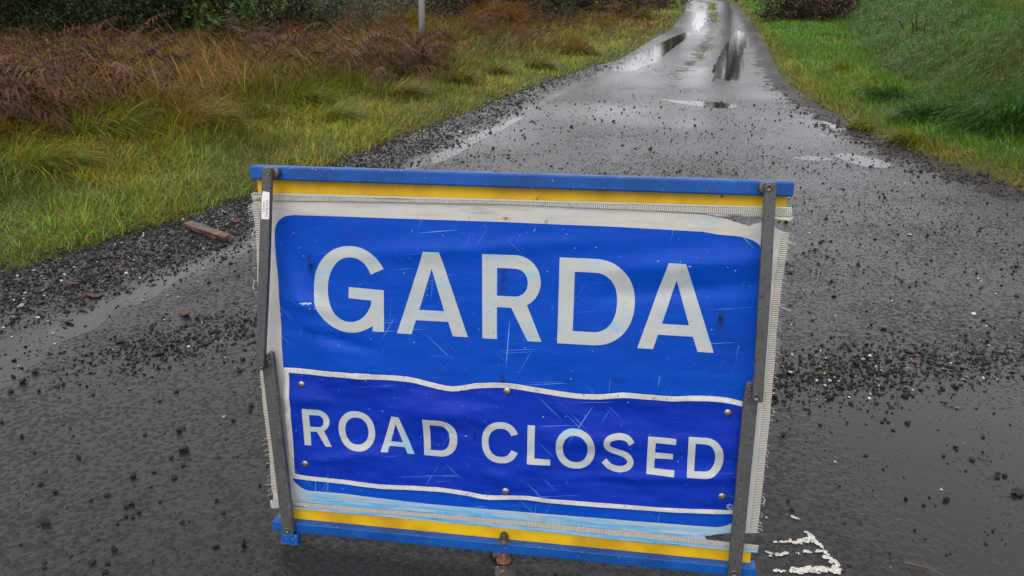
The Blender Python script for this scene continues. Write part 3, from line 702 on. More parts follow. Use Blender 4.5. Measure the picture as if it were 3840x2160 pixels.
# foot bars lie flat on the road, so they are built level in world space and brought into the sign's frame
Mi = M.inverted()
kw = M @ Vector((kx, .014, 0))
def foot_bar(az, a, b, w, z0, z1):
    d = Vector((math.cos(az), math.sin(az), 0)); s_ = Vector((-d.y, d.x, 0)); bm = bmesh.new(); n = 10
    bmesh.ops.create_cube(bm, size=1)
    for v in bm.verts:
        p = kw + d * (a if v.co.x < 0 else b) + s_ * (w / 2 if v.co.y > 0 else -w / 2); v.co = Mi @ Vector((p.x, p.y, z0 if v.co.z < 0 else z1))
    bmesh.ops.bevel(bm, geom=list(bm.edges), offset=.002, segments=1, affect='EDGES')
    return bm_obj('foot_bar', bm, MAT['foot'], sign)
foot_bar(math.radians(-84), -.42, -.019, .050, .005, .017); foot_bar(math.radians(-84), .019, .46, .050, .005, .017)
wz = []
bm = bmesh.new()
for r_, z_ in ((.019, .0172), (.019, .0198), (.012, .0212), (.007, .0216), (.007, .040)):
    wz.append([bm.verts.new(Mi @ Vector((kw.x + r_ * math.cos(a), kw.y + r_ * math.sin(a), z_))) for a in np.arange(24) * 2 * math.pi / 24])
for A_, B_ in zip(wz[:-1], wz[1:]):
    for k in range(24): bm.faces.new((A_[k], A_[(k + 1) % 24], B_[(k + 1) % 24], B_[k]))
bm.faces.new(wz[-1]); bm.faces.new(wz[0][::-1]); bmesh.ops.recalc_face_normals(bm, faces=bm.faces)
bm_obj('swivel_boss', bm, MAT['rust'], sign, True)

# ------------------------------------------------------------------ grass
def blades(P, L, W, az, t0, t1, colr, seg=2, tipcol=None):
    """curved tapering blades: base points P, lean azimuth az, start/end angle from vertical t0,t1"""
    n = len(P); ts = np.linspace(0, 1, seg + 1); D = np.stack([np.cos(az), np.sin(az), np.zeros(n)], -1)
    tw = az + np.pi / 2 + rng.normal(0, .5, n); S = np.stack([np.cos(tw), np.sin(tw), np.zeros(n)], -1)
    pos = P.copy(); pts = [pos.copy()]
    for i in range(seg):
        th = t0 + (t1 - t0) * (ts[i] + ts[i + 1]) / 2; dl = (L * (ts[i + 1] - ts[i]))[:, None]
        pos = pos + dl * (D * np.sin(th)[:, None] + np.array([0, 0, 1.0]) * np.cos(th)[:, None]); pts.append(pos.copy())
    V = np.empty((n, 2 * seg + 1, 3), np.float32)
    for i in range(seg):
        w = (W * (1 - .55 * ts[i] ** 1.6) / 2)[:, None] * S
        V[:, 2 * i] = pts[i] - w; V[:, 2 * i + 1] = pts[i] + w
    V[:, 2 * seg] = pts[seg]
    b = (np.arange(n) * (2 * seg + 1))[:, None]; F = []
    for i in range(seg - 1): F.append(b + np.array([2 * i, 2 * i + 1, 2 * i + 3, 2 * i + 2]))
    T = b + np.array([2 * seg - 2, 2 * seg - 1, 2 * seg])
    C = np.repeat(colr[:, None, :], 2 * seg + 1, 1)
    if tipcol is not None: C[:, -1] = tipcol
    return V.reshape(-1, 3), [np.concatenate(F)] if F else [], T, C.reshape(-1, 3)
def blade_obj(name, mat, parent=None, **k):
    V, Q, T, C = blades(**k); return mesh_np(name, V, Q + [T], mat, parent, C, True)
def lerp(a, b, t): return a + (b - a) * t[:, None]
GREEN = np.array([.150, .235, .020]); LUSH = np.array([.082, .235, .019]); OLIVE = np.array([.310, .260, .026]); STRAW = np.array([.36, .19, .054]); RUST = np.array([.120, .042, .015]); BLUEG = np.array([.066, .155, .036])
def scatter(y0, y1, x0f, x1f, dens):
    n = int(rng.poisson(dens * (y1 - y0) * max(x1f((y0 + y1) / 2) - x0f((y0 + y1) / 2), .1)))
    y = rng.uniform(y0, y1, n); a, b = x0f(y), x1f(y)
    return a + (b - a) * rng.random(n), y
BR = [([(-80, 250), (60, 215), (160, 250), (210, 300), (60, 345), (-80, 345)], 46), ([(90, 190), (200, 150), (330, 165), (450, 235), (420, 275), (230, 255), (120, 235)], 60),
      ([(330, 85), (470, 60), (620, 80), (760, 100), (800, 135), (600, 150), (400, 125)], 70), ([(560, 130), (760, 125), (900, 150), (930, 185), (750, 200), (620, 180)], 46),
      ([(860, 150), (1000, 130), (1130, 125), (1140, 155), (1000, 190), (900, 195)], 50), ([(-80, 130), (120, 95), (300, 110), (380, 150), (120, 190), (-80, 200)], 44),
      ([(1130, 90), (1260, 75), (1420, 70), (1440, 100), (1300, 118), (1160, 110)], 34), ([(1430, 50), (1580, 20), (1640, 15), (1600, 60), (1480, 85)], 26), ([(620, 80), (850, 70), (1000, 80), (900, 110), (700, 110)], 26)]
def verge_left():
    X, Y, Wd = [], [], []
    for y0, y1, dens, wd in ((2.4, 5, 6000, .0042), (5, 7.5, 4400, .0052), (7.5, 10, 2800, .006), (10, 14, 1300, .0085), (14, 20, 620, .013), (20, 34, 210, .022), (34, 60, 60, .045)):
        for s in np.linspace(y0, y1, 7)[:-1]:
            s1 = s + (y1 - y0) / 6
            x, y = scatter(s, s1, lambda y: np.maximum(-.80 * y - 2.0, xl(y) - 30), lambda y: xl(y) + .06, dens)
            X.append(x); Y.append(y); Wd.append(np.full(len(x), wd))
    x, y, w = map(np.concatenate, (X, Y, Wd))
    sl, _ = side(x, y); edge = .16 * fbm(x, y, 1.6, 11) + .10 * fbm(x, y, 6, 2)
    keep = (sl + edge > .02) & (rng.random(len(x)) < sstep(-.02, .25, sl + edge) * .8 + .2)
    x, y, w, sl = x[keep], y[keep], w[keep], sl[keep]; n = len(x)
    tall = sstep(.7, 2.1, sl + .5 * fbm(x, y, .8, 4)); clump = fbm(x, y, 3.2, 6)
    L = (.06 + .075 * rng.random(n)) * (1 - tall) + tall * (.20 + .20 * rng.random(n)); L *= 1 + .55 * clump; L = np.maximum(L, .025) * np.where(y > 14, 1.25, 1)
    flow = -.55 + 1.5 * fbm(x, y, .7, 9) + rng.normal(0, .55 + .8 * (1 - tall), n)
    t0 = .75 + .15 * tall + rng.normal(0, .4, n); t1 = t0 + .6 + .45 * tall + rng.normal(0, .35, n)
    p = fbm(x, y, .55, 21); p2 = fbm(x, y, 2.4, 22)
    c = lerp(np.repeat(GREEN[None], n, 0), OLIVE, np.clip(.35 + .6 * p + .35 * p2, 0, 1))
    c = lerp(c, BLUEG, np.clip(.5 * fbm(x, y, 1.1, 31) + .1, 0, .7))
    strawy = rng.random(n) < np.clip(.10 + .32 * tall * sstep(-.2, .5, fbm(x, y, 1.0, 40)) + .10 * sstep(.15, .0, sl), 0, .6)
    c[strawy] = STRAW * rng.uniform(.5, 1.15, (strawy.sum(), 1))
    back = tall * sstep(6.5, 9, y) * sstep(.0, .45, fbm(x, y, .45, 50) + .22)
    brz = np.zeros(n)
    for poly_, _c in BR:
        q_ = np.array([G(a_, max(b_, 5), .15) for a_, b_ in poly_]); cen = q_.mean(0); rad = np.abs(q_ - cen).max(0)
        brz = np.maximum(brz, np.exp(-(((x - cen[0]) / rad[0]) ** 2 + ((y - cen[1]) / rad[1]) ** 2) * 1.3))
    back = np.maximum(back, brz)
    bk = rng.random(n) < back * .8
    c[bk] = lerp(np.repeat(STRAW[None], bk.sum(), 0), RUST, rng.random(bk.sum())) * .8
    c = c * rng.uniform(.40, 1.60, (n, 1)) * (1 + .40 * fbm(x, y, 1.7, 91) + .2 * fbm(x, y, 6, 92))[:, None]
    P = np.stack([x, y, ground_z(x, y) - .005], -1)
    o = blade_obj('grass', MAT['grass'], P=P, L=L, W=w * rng.uniform(.6, 1.3, n), az=flow, t0=t0, t1=t1, colr=c)
    tag(o, 'rough green and straw grass of the verge in front of the bracken', 'grass', kind='stuff')
def verge_right():
    X, Y, Wd = [], [], []
    for y0, y1, dens, wd in ((4.0, 7.5, 4600, .0046), (7.5, 11, 2900, .006), (11, 16, 1300, .009), (16, 26, 480, .016), (26, 45, 130, .032), (45, 80, 28, .07)):
        for s in np.linspace(y0, y1, 7)[:-1]:
            s1 = s + (y1 - y0) / 6
            x, y = scatter(s, s1, lambda y: xr(y) - .06, lambda y: np.maximum(.72 * y + 2.2, xr(y) + .8), dens)
            X.append(x); Y.append(y); Wd.append(np.full(len(x), wd))
    x, y, w = map(np.concatenate, (X, Y, Wd))
    _, sr = side(x, y); edge = .12 * fbm(x, y, 1.6, 13) + .06 * fbm(x, y, 6, 3)
    keep = (sr + edge > .02) & (rng.random(len(x)) < sstep(-.02, .22, sr + edge) * .8 + .2)
    x, y, w, sr = x[keep], y[keep], w[keep], sr[keep]; n = len(x)
    foot = np.clip(.9 + (y - 8) * .09, .8, 2.4); bank = sstep(foot - .25, foot + .5, sr) * sstep(foot + 3.2, foot + 2.0, sr); field = sstep(foot + 1.6, foot + 2.6, sr)
    clump = fbm(x, y, 2.6, 16)
    L = (.055 + .065 * rng.random(n)) * (1 - bank) + bank * (.16 + .16 * rng.random(n)); L *= 1 + .5 * clump; L = np.maximum(L, .03) * np.where(y > 16, 1.2, 1)
    az = np.pi + .55 + .9 * fbm(x, y, .8, 19) + rng.normal(0, .6 + .6 * (1 - bank), n)
    t0 = .65 + .2 * bank + rng.normal(0, .4, n); t1 = t0 + .6 + .8 * bank + rng.normal(0, .3, n)
    c = lerp(np.repeat(LUSH[None], n, 0), GREEN, np.clip(.35 + .7 * fbm(x, y, .6, 23), 0, 1))
    c = lerp(c, OLIVE, np.clip(.75 * sstep(.45, .05, sr + .3 * clump) + .55 * field, 0, .9))
    c = lerp(c, BLUEG * .9, np.clip(bank * .55 + .3 * clump, 0, .8))
    st = rng.random(n) < .035 + .10 * sstep(.3, .05, sr) + .12 * bank * sstep(.15, .5, fbm(x, y, .9, 44)); c[st] = STRAW * rng.uniform(.5, 1.1, (st.sum(), 1))
    c = c * rng.uniform(.40, 1.60, (n, 1)) * (1 + .35 * fbm(x, y, 1.3, 93) + .2 * fbm(x, y, 5, 94))[:, None]
    P = np.stack([x, y, ground_z(x, y) - .005], -1)
    o = blade_obj('grass', MAT['grass'], P=P, L=L, W=w * rng.uniform(.6, 1.3, n), az=az, t0=t0, t1=t1, colr=c)
    tag(o, 'lush green grass covering the sloping roadside bank', 'grass', kind='stuff')
verge_left(); verge_right()
# thin moss and grass down the crown of the lane
y = rng.uniform(9.5, 46, 2600); u = .5 + rng.normal(0, .05, len(y)); x = xl(y) + (xr(y) - xl(y)) * u
k = fbm(x, y, .9, 61) > np.where(y > 24, -.25, .22); x, y = x[k], y[k]; n = len(x)
o = blade_obj('grass', MAT['grass'], P=np.stack([x, y, np.full(n, .0)], -1), L=rng.uniform(.02, .05, n), W=np.where(y > 22, .03, .012), az=rng.uniform(0, 6.28, n), t0=rng.uniform(.3, .9, n), t1=rng.uniform(.9, 1.5, n), colr=lerp(np.repeat(OLIVE[None], n, 0), GREEN, rng.random(n)) * rng.uniform(.5, 1, (n, 1)))
tag(o, 'sparse moss and grass along the crown of the lane', 'grass', kind='stuff')

# long leaning straw through the bracken zone
pp = []
while len(pp) < 13000:
    p = (rng.uniform(-150, 1150), rng.uniform(75, 330)); lim = 330 - max(0, p[0] - 350) * .20
    if p[1] < lim: pp.append(G(*p, .1))
pp = np.array(pp); x, y = pp[:, 0], pp[:, 1]; k = (fbm(x, y, .8, 77) > -.35) & (side(x, y)[0] > .9); x, y = x[k], y[k]; n = len(x)
c = lerp(np.repeat(STRAW[None], n, 0), RUST, np.clip(rng.random(n) + .5 * fbm(x, y, .7, 78), 0, 1)); g_ = rng.random(n) < .3; c[g_] = OLIVE * .9; c = c * rng.uniform(.4, 1.15, (n, 1))
o = blade_obj('dead_grass', MAT['grass'], P=np.stack([x, y, ground_z(x, y) + rng.uniform(0, .26, n)], -1), L=rng.uniform(.22, .65, n), W=(.0028 + .0004 * y) * rng.uniform(.6, 1.2, n), az=-.55 + .7 * fbm(x, y, .8, 79) + rng.normal(0, .45, n) + np.where(rng.random(n) < .25, np.pi, 0), t0=rng.uniform(.4, 1.0, n), t1=rng.uniform(1.1, 1.9, n), colr=c, seg=3)
tag(o, 'long straw and rust coloured dead grass lying through the bracken', 'dead grass', kind='stuff')
# tussocks: single clumps of long drooping grass
def GZ(px, py):
    d = ray_s(px * 1.490683, py * 1.490683); t = np.arange(2, 60, .04) / d[1]; P = CAM + d[None] * t[:, None]
    k = np.argmax(P[:, 2] < ground_z(P[:, 0], P[:, 1])); return P[k] if k else P[-1]
def tussock(px, py, size, mixc, az, label, group, n=420, z=.05):
    x, y = (GZ(px, py) if z > .15 else np.array(G(px, py, z)))[:2]; o = empty('grass_tussock', (x, y, float(ground_z(np.array(x), np.array(y)))))
    r = size * .75 * np.sqrt(rng.random(n)) * rng.uniform(.5, 1, n); a = rng.uniform(0, 6.283, n)
    P = np.stack([r * np.cos(a), r * np.sin(a), -.02 + .12 * size * (1 - (r / (size * .45)) ** 2)], -1)
    out = np.stack([np.cos(a), np.sin(a)], -1) * (r / (size * .45))[:, None] + 1.7 * np.array([math.cos(az), math.sin(az)]) + rng.normal(0, .45, (n, 2))
    azs = np.arctan2(out[:, 1], out[:, 0])
    c = lerp(np.repeat(mixc[0][None], n, 0), mixc[1], rng.random(n)) * rng.uniform(.5, 1.3, (n, 1))
    t0 = rng.uniform(.35, 1.0, n); t1 = t0 + rng.uniform(.7, 1.4, n)
    b = blade_obj('blades', MAT['grass'], o, P=P, L=size * rng.uniform(.6, 1.3, n), W=np.full(n, .0045 + .00035 * y) * rng.uniform(.7, 1.3, n), az=azs, t0=t0, t1=t1, colr=c, seg=4)
    tag(o, label, 'grass tussock', group)
gl = 'long drooping green tussock among the rough verge grass below the bracken'
sl_ = 'straw coloured drooping tussock mixed with green blades below the bracken'
for px, py, s in ((250, 370, .42), (90, 445, .40), (330, 345, .34), (640, 300, .36), (560, 330, .30), (700, 225, .40), (840, 300, .32), (620, 255, .42), (180, 330, .42), (760, 270, .36)):
    tussock(px, py, s, (GREEN, OLIVE), -.5 + rng.normal(0, .3), gl, 'green tussocks below the bracken')
for px, py, s in ((420, 318, .48), (480, 335, .40), (300, 290, .44), (30, 380, .42), (520, 240, .44)):
    tussock(px, py, s, (STRAW * .9, OLIVE), -.5 + rng.normal(0, .3), sl_, 'straw tussocks below the bracken')
for px, py, s in ((900, 225, .34), (1010, 245, .32), (1150, 205, .36), (1350, 172, .34), (1240, 190, .3)):
    tussock(px, py, s, (GREEN * .9, STRAW * .8), -.5 + rng.normal(0, .4), 'low green and brown tussock between the grey pole and the lane', 'tussocks between the pole and the lane')
tussock(1245, 78, 1.0, (STRAW, STRAW * .75), -1.2, 'large rounded mound of dead straw grass behind the verge', None, 1400)
tussock(1025, 92, .75, (OLIVE, STRAW), -1.2, 'olive grass mound topped with straw beside the grey pole', None, 900)
for px, py, s in ((1500, 75, .5), (1420, 120, .42), (1450, 135, .42), (1600, 50, .6)):
    tussock(px, py, s, (STRAW * .8, OLIVE), -1 + rng.normal(0, .4), 'brownish tussock on the verge near the long puddle', 'brown tussocks near the long puddle')
for px, py, s in ((2420, 300, .46), (2500, 330, .46), (2330, 300, .36), (2560, 300, .5), (2240, 250, .34)):
    tussock(px, py, s, (LUSH * .9, BLUEG), np.pi + .7, 'dark green drooping tussock at the foot of the grassy bank', 'dark tussocks at the foot of the bank', z=.2)
for px, py, s in ((2120, 180, .26), (2290, 335, .24), (2190, 235, .28), (2180, 300, .22)):
    tussock(px, py, s, (OLIVE, GREEN), np.pi + .7, 'yellowish tuft of grass on the verge below the bank', 'yellowish tufts on the verge below the bank', 260, .08)

# ------------------------------------------------------------------ dead bracken
def frond_geo(L, droop, az, base, col, lift):
    """one frond: rachis strip and drooping toothed pinnae; returns V, tris, C"""
    n = 15; V = []; T = []; th = lift; p = np.array(base, float); d2 = np.array([math.cos(az), math.sin(az), 0]); sdv = np.array([-d2[1], d2[0], 0])
    pts = []
    for i in range(n + 1):
        pts.append(p.copy()); dv = d2 * math.cos(th) + np.array([0, 0, 1]) * math.sin(th); p = p + dv * L / n; th -= droop / n
    for i in range(n):
        w = .0045 * (1 - .7 * i / n); b = len(V); V += [pts[i] - sdv * w, pts[i] + sdv * w, pts[i + 1] + sdv * w * .9, pts[i + 1] - sdv * w * .9, pts[i] + np.array([0, 0, w * 2.5])]
        T += [(b, b + 1, b + 2), (b, b + 2, b + 3), (b, b + 4, b + 2)]
    for i in range(4, n + 1):
        f = (i - 4) / (n - 4); pl = L * .24 * (1 - f) ** .8 + .012
        for sg in (-1, 1):
            e = sdv * sg * .85 + (pts[min(i, n)] - pts[i - 1]) / (L / n) * .4 + np.array([0, 0, -.25 - .5 * rng.random()]) + rng.normal(0, .18, 3); e /= np.linalg.norm(e)
            q = np.cross(e, [0, 0, 1]); q /= (np.linalg.norm(q) + 1e-6); m_ = 5
            for k in range(m_):
                a = pts[i] + e * pl * k / m_; bb = pts[i] + e * pl * (k + .9) / m_; wd = pl * .10 * (1 - k / m_) + .0025; b = len(V)
                cr = np.array([0, 0, -wd * rng.uniform(.1, .9)])
                V += [a, a + (bb - a) * .55 + q * wd + cr, bb + np.array([0, 0, -.006]) * k, a + (bb - a) * .55 - q * wd + cr]; T += [(b, b + 1, b + 2), (b, b + 2, b + 3)]
    return np.array(V), np.array(T), np.repeat(col[None], len(V), 0)
def in_poly(p, poly):
    x, y = p; c = False; n = len(poly)
    for i in range(n):
        (x1, y1), (x2, y2) = poly[i], poly[i - 1]
        if (y1 > y) != (y2 > y) and x < (x2 - x1) * (y - y1) / (y2 - y1) + x1: c = not c
    return c
VV, TT, CC = [], [], []; off = 0
singles = []
for poly, cnt in BR:
    xs = [p[0] for p in poly]; ys = [p[1] for p in poly]; k = 0
    while k < cnt * 2.3:
        p = (rng.uniform(min(xs), max(xs)), rng.uniform(min(ys), max(ys)))
        if not in_poly(p, poly): continue
        k += 1
        x, y = G(*p, .22); col = (RUST * rng.uniform(.3, 1.0) if rng.random() < .85 else np.array([.15, .070, .034])) * rng.uniform(.55, 1.0)
        sc = 1 + max(0, y - 14) * .02
        V, T, C = frond_geo(rng.uniform(.4, .85) * sc, rng.uniform(.6, 1.9), rng.uniform(0, 6.28), (x, y, float(ground_z(np.array(x), np.array(y))) + rng.uniform(.04, .42) * sc), col, rng.uniform(-.1, 1.0))
        if k % 30 == 0: singles.append((x, y, V, T, C))
        else: VV.append(V); TT.append(T + off); CC.append(C); off += len(V)
o = mesh_np('dead_bracken', np.concatenate(VV), [np.concatenate(TT)], MAT['bracken'], None, np.concatenate(CC), False)
tag(o, 'collapsed rusty brown dead bracken covering the back of the verge', 'bracken', kind='stuff')
for x, y, V, T, C in singles:
    z0 = float(ground_z(np.array(x), np.array(y))); e_ = empty('bracken_frond', (x, y, z0))
    mesh_np('frond_blade', V - [x, y, z0], [T], MAT['bracken'], e_, C, False)
    bm = bmesh.new(); b = V[0] - [x, y, z0]; tube(bm, [(b[0], b[1], -.02), tuple(b)], .005, 4); s_ = bm_obj('stalk', bm, MAT['twig'], e_)
    a = s_.data.attributes.new('Col', 'FLOAT_COLOR', 'POINT'); a.data.foreach_set('color', np.tile([.10, .04, .02, 1], len(s_.data.vertices)).astype(np.float32))
    tag(e_, 'arching rust brown bracken frond standing out of the dead bracken', 'bracken', 'single fronds in the dead bracken')

# bare leaning stems
def stem(p0, p1, r, col, label, group, sag=.12, twigs=0):
    x, y, z = p0; o = empty('withered_weed', (x, y, z)); bm = bmesh.new(); d = np.array(p1) - np.array(p0); pts = []
    for t in np.linspace(0, 1, 7): pts.append(tuple(d * t + np.array([0, 0, sag * np.linalg.norm(d) * t * (1 - t) * 2]) + rng.normal(0, .006, 3)))
    tube(bm, pts, r, 5, r * .5); s_ = bm_obj('stalk', bm, MAT['twig'], o)
    def paint_(ob, c):
        a = ob.data.attributes.new('Col', 'FLOAT_COLOR', 'POINT'); a.data.foreach_set('color', np.tile([*c, 1], len(ob.data.vertices)).astype(np.float32))
    paint_(s_, col)
    if twigs:
        bm = bmesh.new(); tip = np.array(pts[-1])
        for k in range(twigs):
            a = rng.uniform(0, 6.28); L = rng.uniform(.08, .17); q = tip + np.array([math.cos(a) * L, math.sin(a) * L * .6, rng.uniform(-.02, .06)])
            tube(bm, [tuple(tip - np.array([0, 0, .05 * rng.random()])), tuple((tip + q) / 2 + np.array([0, 0, .02])), tuple(q)], r * .5, 4, r * .3)
            for j in range(7):
                e_ = q + rng.normal(0, .022, 3); tube(bm, [tuple(q), tuple(e_)], r * .3, 3, r * .25)
        t_ = bm_obj('seed_head', bm, MAT['twig'], o); paint_(t_, tuple(c * .6 for c in col))
    tag(o, label, 'weed', group)
for px0, py0, px1, py1 in ((300, 262, 210, 165), (335, 265, 245, 120), (430, 260, 400, 130), (545, 255, 470, 140), (600, 270, 500, 200), (690, 235, 590, 140), (160, 300, 60, 225), (230, 285, 150, 235), (520, 230, 430, 205), (380, 240, 300, 170),
                           (750, 210, 690, 150), (270, 250, 195, 115), (660, 190, 640, 120), (120, 250, 90, 175), (480, 190, 455, 95), (860, 190, 800, 140), (950, 200, 905, 150), (1010, 190, 985, 150)):
    x, y = G(px0, py0, .1); z0 = float(ground_z(np.array(x), np.array(y))); d = ray_s(px1 * 1.490683, py1 * 1.490683); t = (y + rng.uniform(.1, .5)) / d[1]; e = CAM + d * t
    stem((x, y, z0 - .03), tuple(e), .006, (.13, .036, .018), 'thin reddish brown bare stem leaning over the dead bracken', 'leaning stems in the bracken')
x, y = G(430, 245, .1); d = ray_s(436 * 1.490683, 150 * 1.490683); e = CAM + d * (y / d[1])
stem((x, y, float(ground_z(np.array(x), np.array(y))) - .03), tuple(e), .011, (.022, .014, .012), 'blackened dead stalk topped with a flat spent seed head', None, .02, 13)
for px0, py0, px1, py1 in ((2298, 92, 2296, 42), (2310, 85, 2304, 28), (2322, 95, 2330, 48), (2280, 78, 2262, 50), (2350, 92, 2352, 62), (2368, 84, 2372, 64), (2205, 225, 2202, 190), (2534, 52, 2538, 32), (2180, 210, 2190, 195), (2338, 88, 2345, 70)):
    x, y, z0 = GZ(px0, py0); d = ray_s(px1 * 1.490683, py1 * 1.490683); e = CAM + d * (y / d[1])
    stem((x, y, z0 - .05), tuple(e), .0045 + .0009 * y, (.030, .018, .013), 'bare dark cut twig sticking out of the grassy bank', 'bare twigs on the bank', .0)
# stalks by the pole side
for px0, py0, px1, py1 in ((1268, 88, 1282, 25), (1230, 92, 1210, 50), (1330, 85, 1335, 40), (1400, 62, 1396, 20), (1420, 55, 1428, 15), (868, 92, 835, 20)):
    x, y = G(px0, py0, .1); z0 = float(ground_z(np.array(x), np.array(y))); d = ray_s(px1 * 1.490683, py1 * 1.490683); e = CAM + d * (y / d[1])
    stem((x, y, z0 - .03), tuple(e), .010, (.028, .020, .016), 'thin dark bare stem rising from the rough grass behind the pole', 'dark stems behind the pole', .03)

# ------------------------------------------------------------------ shrubs and far trees
def shrub(name, x, y, rx, rz, colA, colB, leaf, n, label, cat='shrub', group=None, twiggy=10, trunk=.0, bark=(.03, .024, .018), sprout=0):
    z0 = float(ground_z(np.array(x), np.array(y))) - .05; o = empty(name, (x, y, z0)); cz = trunk + rz * .9
    K = 46; cl = []
    while len(cl) < K:
        p = rng.uniform(-1, 1, 3)
        if .25 < np.linalg.norm(p) < 1: cl.append(p * [rx, rx * .8, rz] + [0, 0, cz])
    cl = np.array(cl); w = rng.uniform(.5, 1.5, K); pick = rng.choice(K, n, p=w / w.sum())
    P = cl[pick] + rng.normal(0, 1, (n, 3)) * np.array([rx, rx, rz]) * .13; P[:, 2] = np.maximum(P[:, 2], .06)
    nrm = rng.normal(0, 1, (n, 3)) + [0, -.2, .7]; nrm /= np.linalg.norm(nrm, axis=1)[:, None]
    a = np.cross(nrm, rng.normal(0, 1, (n, 3))); a /= np.linalg.norm(a, axis=1)[:, None]; b = np.cross(nrm, a)
    s = (leaf * rng.uniform(.5, 1.35, n))[:, None]
    V = np.stack([P - a * s, P + b * s * .42 - nrm * s * .12, P + a * s, P - b * s * .42 - nrm * s * .12], 1).reshape(-1, 3)
    i = np.arange(n)[:, None] * 4; T = np.concatenate([i + [0, 1, 2], i + [0, 2, 3]])
    tint = np.clip(rng.random(n) * .7 + .3 * rng.random(K)[pick], 0, 1); c = lerp(np.repeat(colA[None], n, 0), colB, tint) * rng.uniform(.6, 1.3, (n, 1))
    mesh_np('crown', V, [T], MAT['leaf'], o, np.repeat(c, 4, 0), False)
    bm = bmesh.new()
    for k in range(twiggy):
        e = cl[rng.integers(K)] * rng.uniform(.9, 1.12); b0 = np.array([rng.normal(0, rx * .15), rng.normal(0, rx * .12), 0])
        mid = (b0 + e) / 2 + rng.normal(0, .1 * rx, 3); pts = spl([b0, mid, e], 3)
        r = (.012 + .010 * rz) * rng.uniform(.5, 1)
        tube(bm, [tuple(p) for p in pts], r, 5, r * .35)
        for j in range(4):
            q = pts[rng.integers(2, len(pts))]; f = q + rng.normal(0, .28, 3) * [rx, rx, rz * .8] * .6; tube(bm, [tuple(q), tuple((q + f) / 2 + rng.normal(0, .03, 3)), tuple(f)], r * .4, 4, r * .18)
    if trunk: tube(bm, [(0, 0, -.1), (.05 * rx, 0, trunk * .5), (0, .04 * rx, trunk + rz * .6)], .05 * rz, 8, .025 * rz)
    s_ = bm_obj('trunk' if trunk else 'stems', bm, MAT['twig'], o, True)
    at = s_.data.attributes.new('Col', 'FLOAT_COLOR', 'POINT'); at.data.foreach_set('color', np.tile([*bark, 1], len(s_.data.vertices)).astype(np.float32))
    tag(o, label, cat, group); return o
DG, MG = np.array([.009, .018, .006]), np.array([.036, .066, .020]); BRIGHT = np.array([.11, .20, .03]); PALE = np.array([.15, .16, .09]); GREY = np.array([.065, .070, .045]); BRN = np.array([.055, .034, .020])
def at_px(px, dist): d = ray_s(px * 1.490683, 0); return d[0] / d[1] * dist
for px, dist, rx, rz in ((-150, 12.5, 1.2, 1.0), (20, 13.0, 1.1, 1.0), (160, 13.2, 1.1, 1.1), (300, 13.4, 1.1, 1.0), (430, 14.0, 1.0, 1.1), (-60, 14.6, 1.3, 1.3), (100, 15.0, 1.3, 1.3), (250, 15.4, 1.3, 1.3), (390, 16.0, 1.3, 1.3)):
    shrub('evergreen_shrub', at_px(px, dist), dist, rx, rz, DG, MG * .9, .033, 8500, 'dense dark evergreen bush with small glossy leaves behind the bracken', group='dark evergreen bushes behind the bracken')
shrub('leafy_shrub', at_px(530, 13.8), 13.8, .8, .95, MG * .7, BRIGHT * .75, .055, 2600, 'bush with brighter yellow green leaves among the dark hedge', twiggy=14)
for px, dist, rx, rz in ((620, 14.8, 1.1, 1.0), (720, 15.2, 1.0, 1.0), (560, 15.8, 1.3, 1.2)):
    shrub('bramble_bush', at_px(px, dist), dist, rx, rz, DG * .7, MG * .8, .033, 5200, 'dark tangled bramble thicket with sparse leaves behind the bracken', group='dark bramble thickets', twiggy=26)
for px, dist, rx, rz in ((845, 17, 1.0, 1.2), (930, 18.5, 1.1, 1.1)):
    shrub('lichen_shrub', at_px(px, dist), dist, rx, rz, GREY, PALE, .032, 5000, 'pale grey green lichen covered willow bush left of the pole', group='pale lichen covered bushes', twiggy=26, bark=(.10, .095, .08))
for px, dist, rx, rz in ((1010, 21, 1.6, 1.0), (1120, 22, 1.6, .95), (1220, 23, 1.4, .9)):
    shrub('heath_shrub', at_px(px, dist), dist, rx, rz, GREY * .6, BRN * 1.2, .055, 4200, 'low grey brown scrub bush behind the rough grass', group='grey brown scrub bushes', twiggy=22, bark=(.05, .04, .032))
for px, dist, rx, rz in ((1330, 22, 1.2, .9), (1420, 24, 1.3, 1.0), (1500, 27, 1.2, .9)):
    shrub('dark_shrub', at_px(px, dist), dist, rx, rz, DG * .8, MG * .75, .06, 4200, 'dark round bush beyond the straw mound', group='dark bushes beyond the straw mound', twiggy=16)
for px, dist, rx, rz in ((1590, 27, 1.1, .6), (1660, 34, 1.3, .8)):
    shrub('brown_scrub', at_px(px, dist), dist, rx, rz, BRN * .7, BRN * 1.5, .05, 3200, 'reddish brown leafless scrub at the edge of the lane verge', group='brown scrub along the lane', twiggy=20)
shrub('brown_bramble', at_px(2010, 25), 25, 1.5, .75, BRN * .45, BRN * 1.3, .06, 4600, 'brown withered bramble mound on the verge above the lane', twiggy=40, bark=(.035, .022, .015))
shrub('brown_bramble', at_px(2090, 27), 27, 1.0, .6, BRN * .45, BRN * 1.3, .06, 2600, 'smaller brown bramble heap merging into the grassy bank', twiggy=26, bark=(.035, .022, .015))
# trees ahead, above the frame: they stand in the puddles' reflections
for px, dist, rx, rz, tr in ((1838, 75, 1.5, 4.2, 2.2), (1705, 82, 1.3, 2.6, 2.0), (1900, 96, 1.2, 3.0, 2.0)):
    shrub('far_tree', at_px(px, dist), dist, rx, rz, DG, MG * .8, .20, 3400, 'dark leafy tree far down the lane', 'tree', 'trees far down the lane', 22, tr)

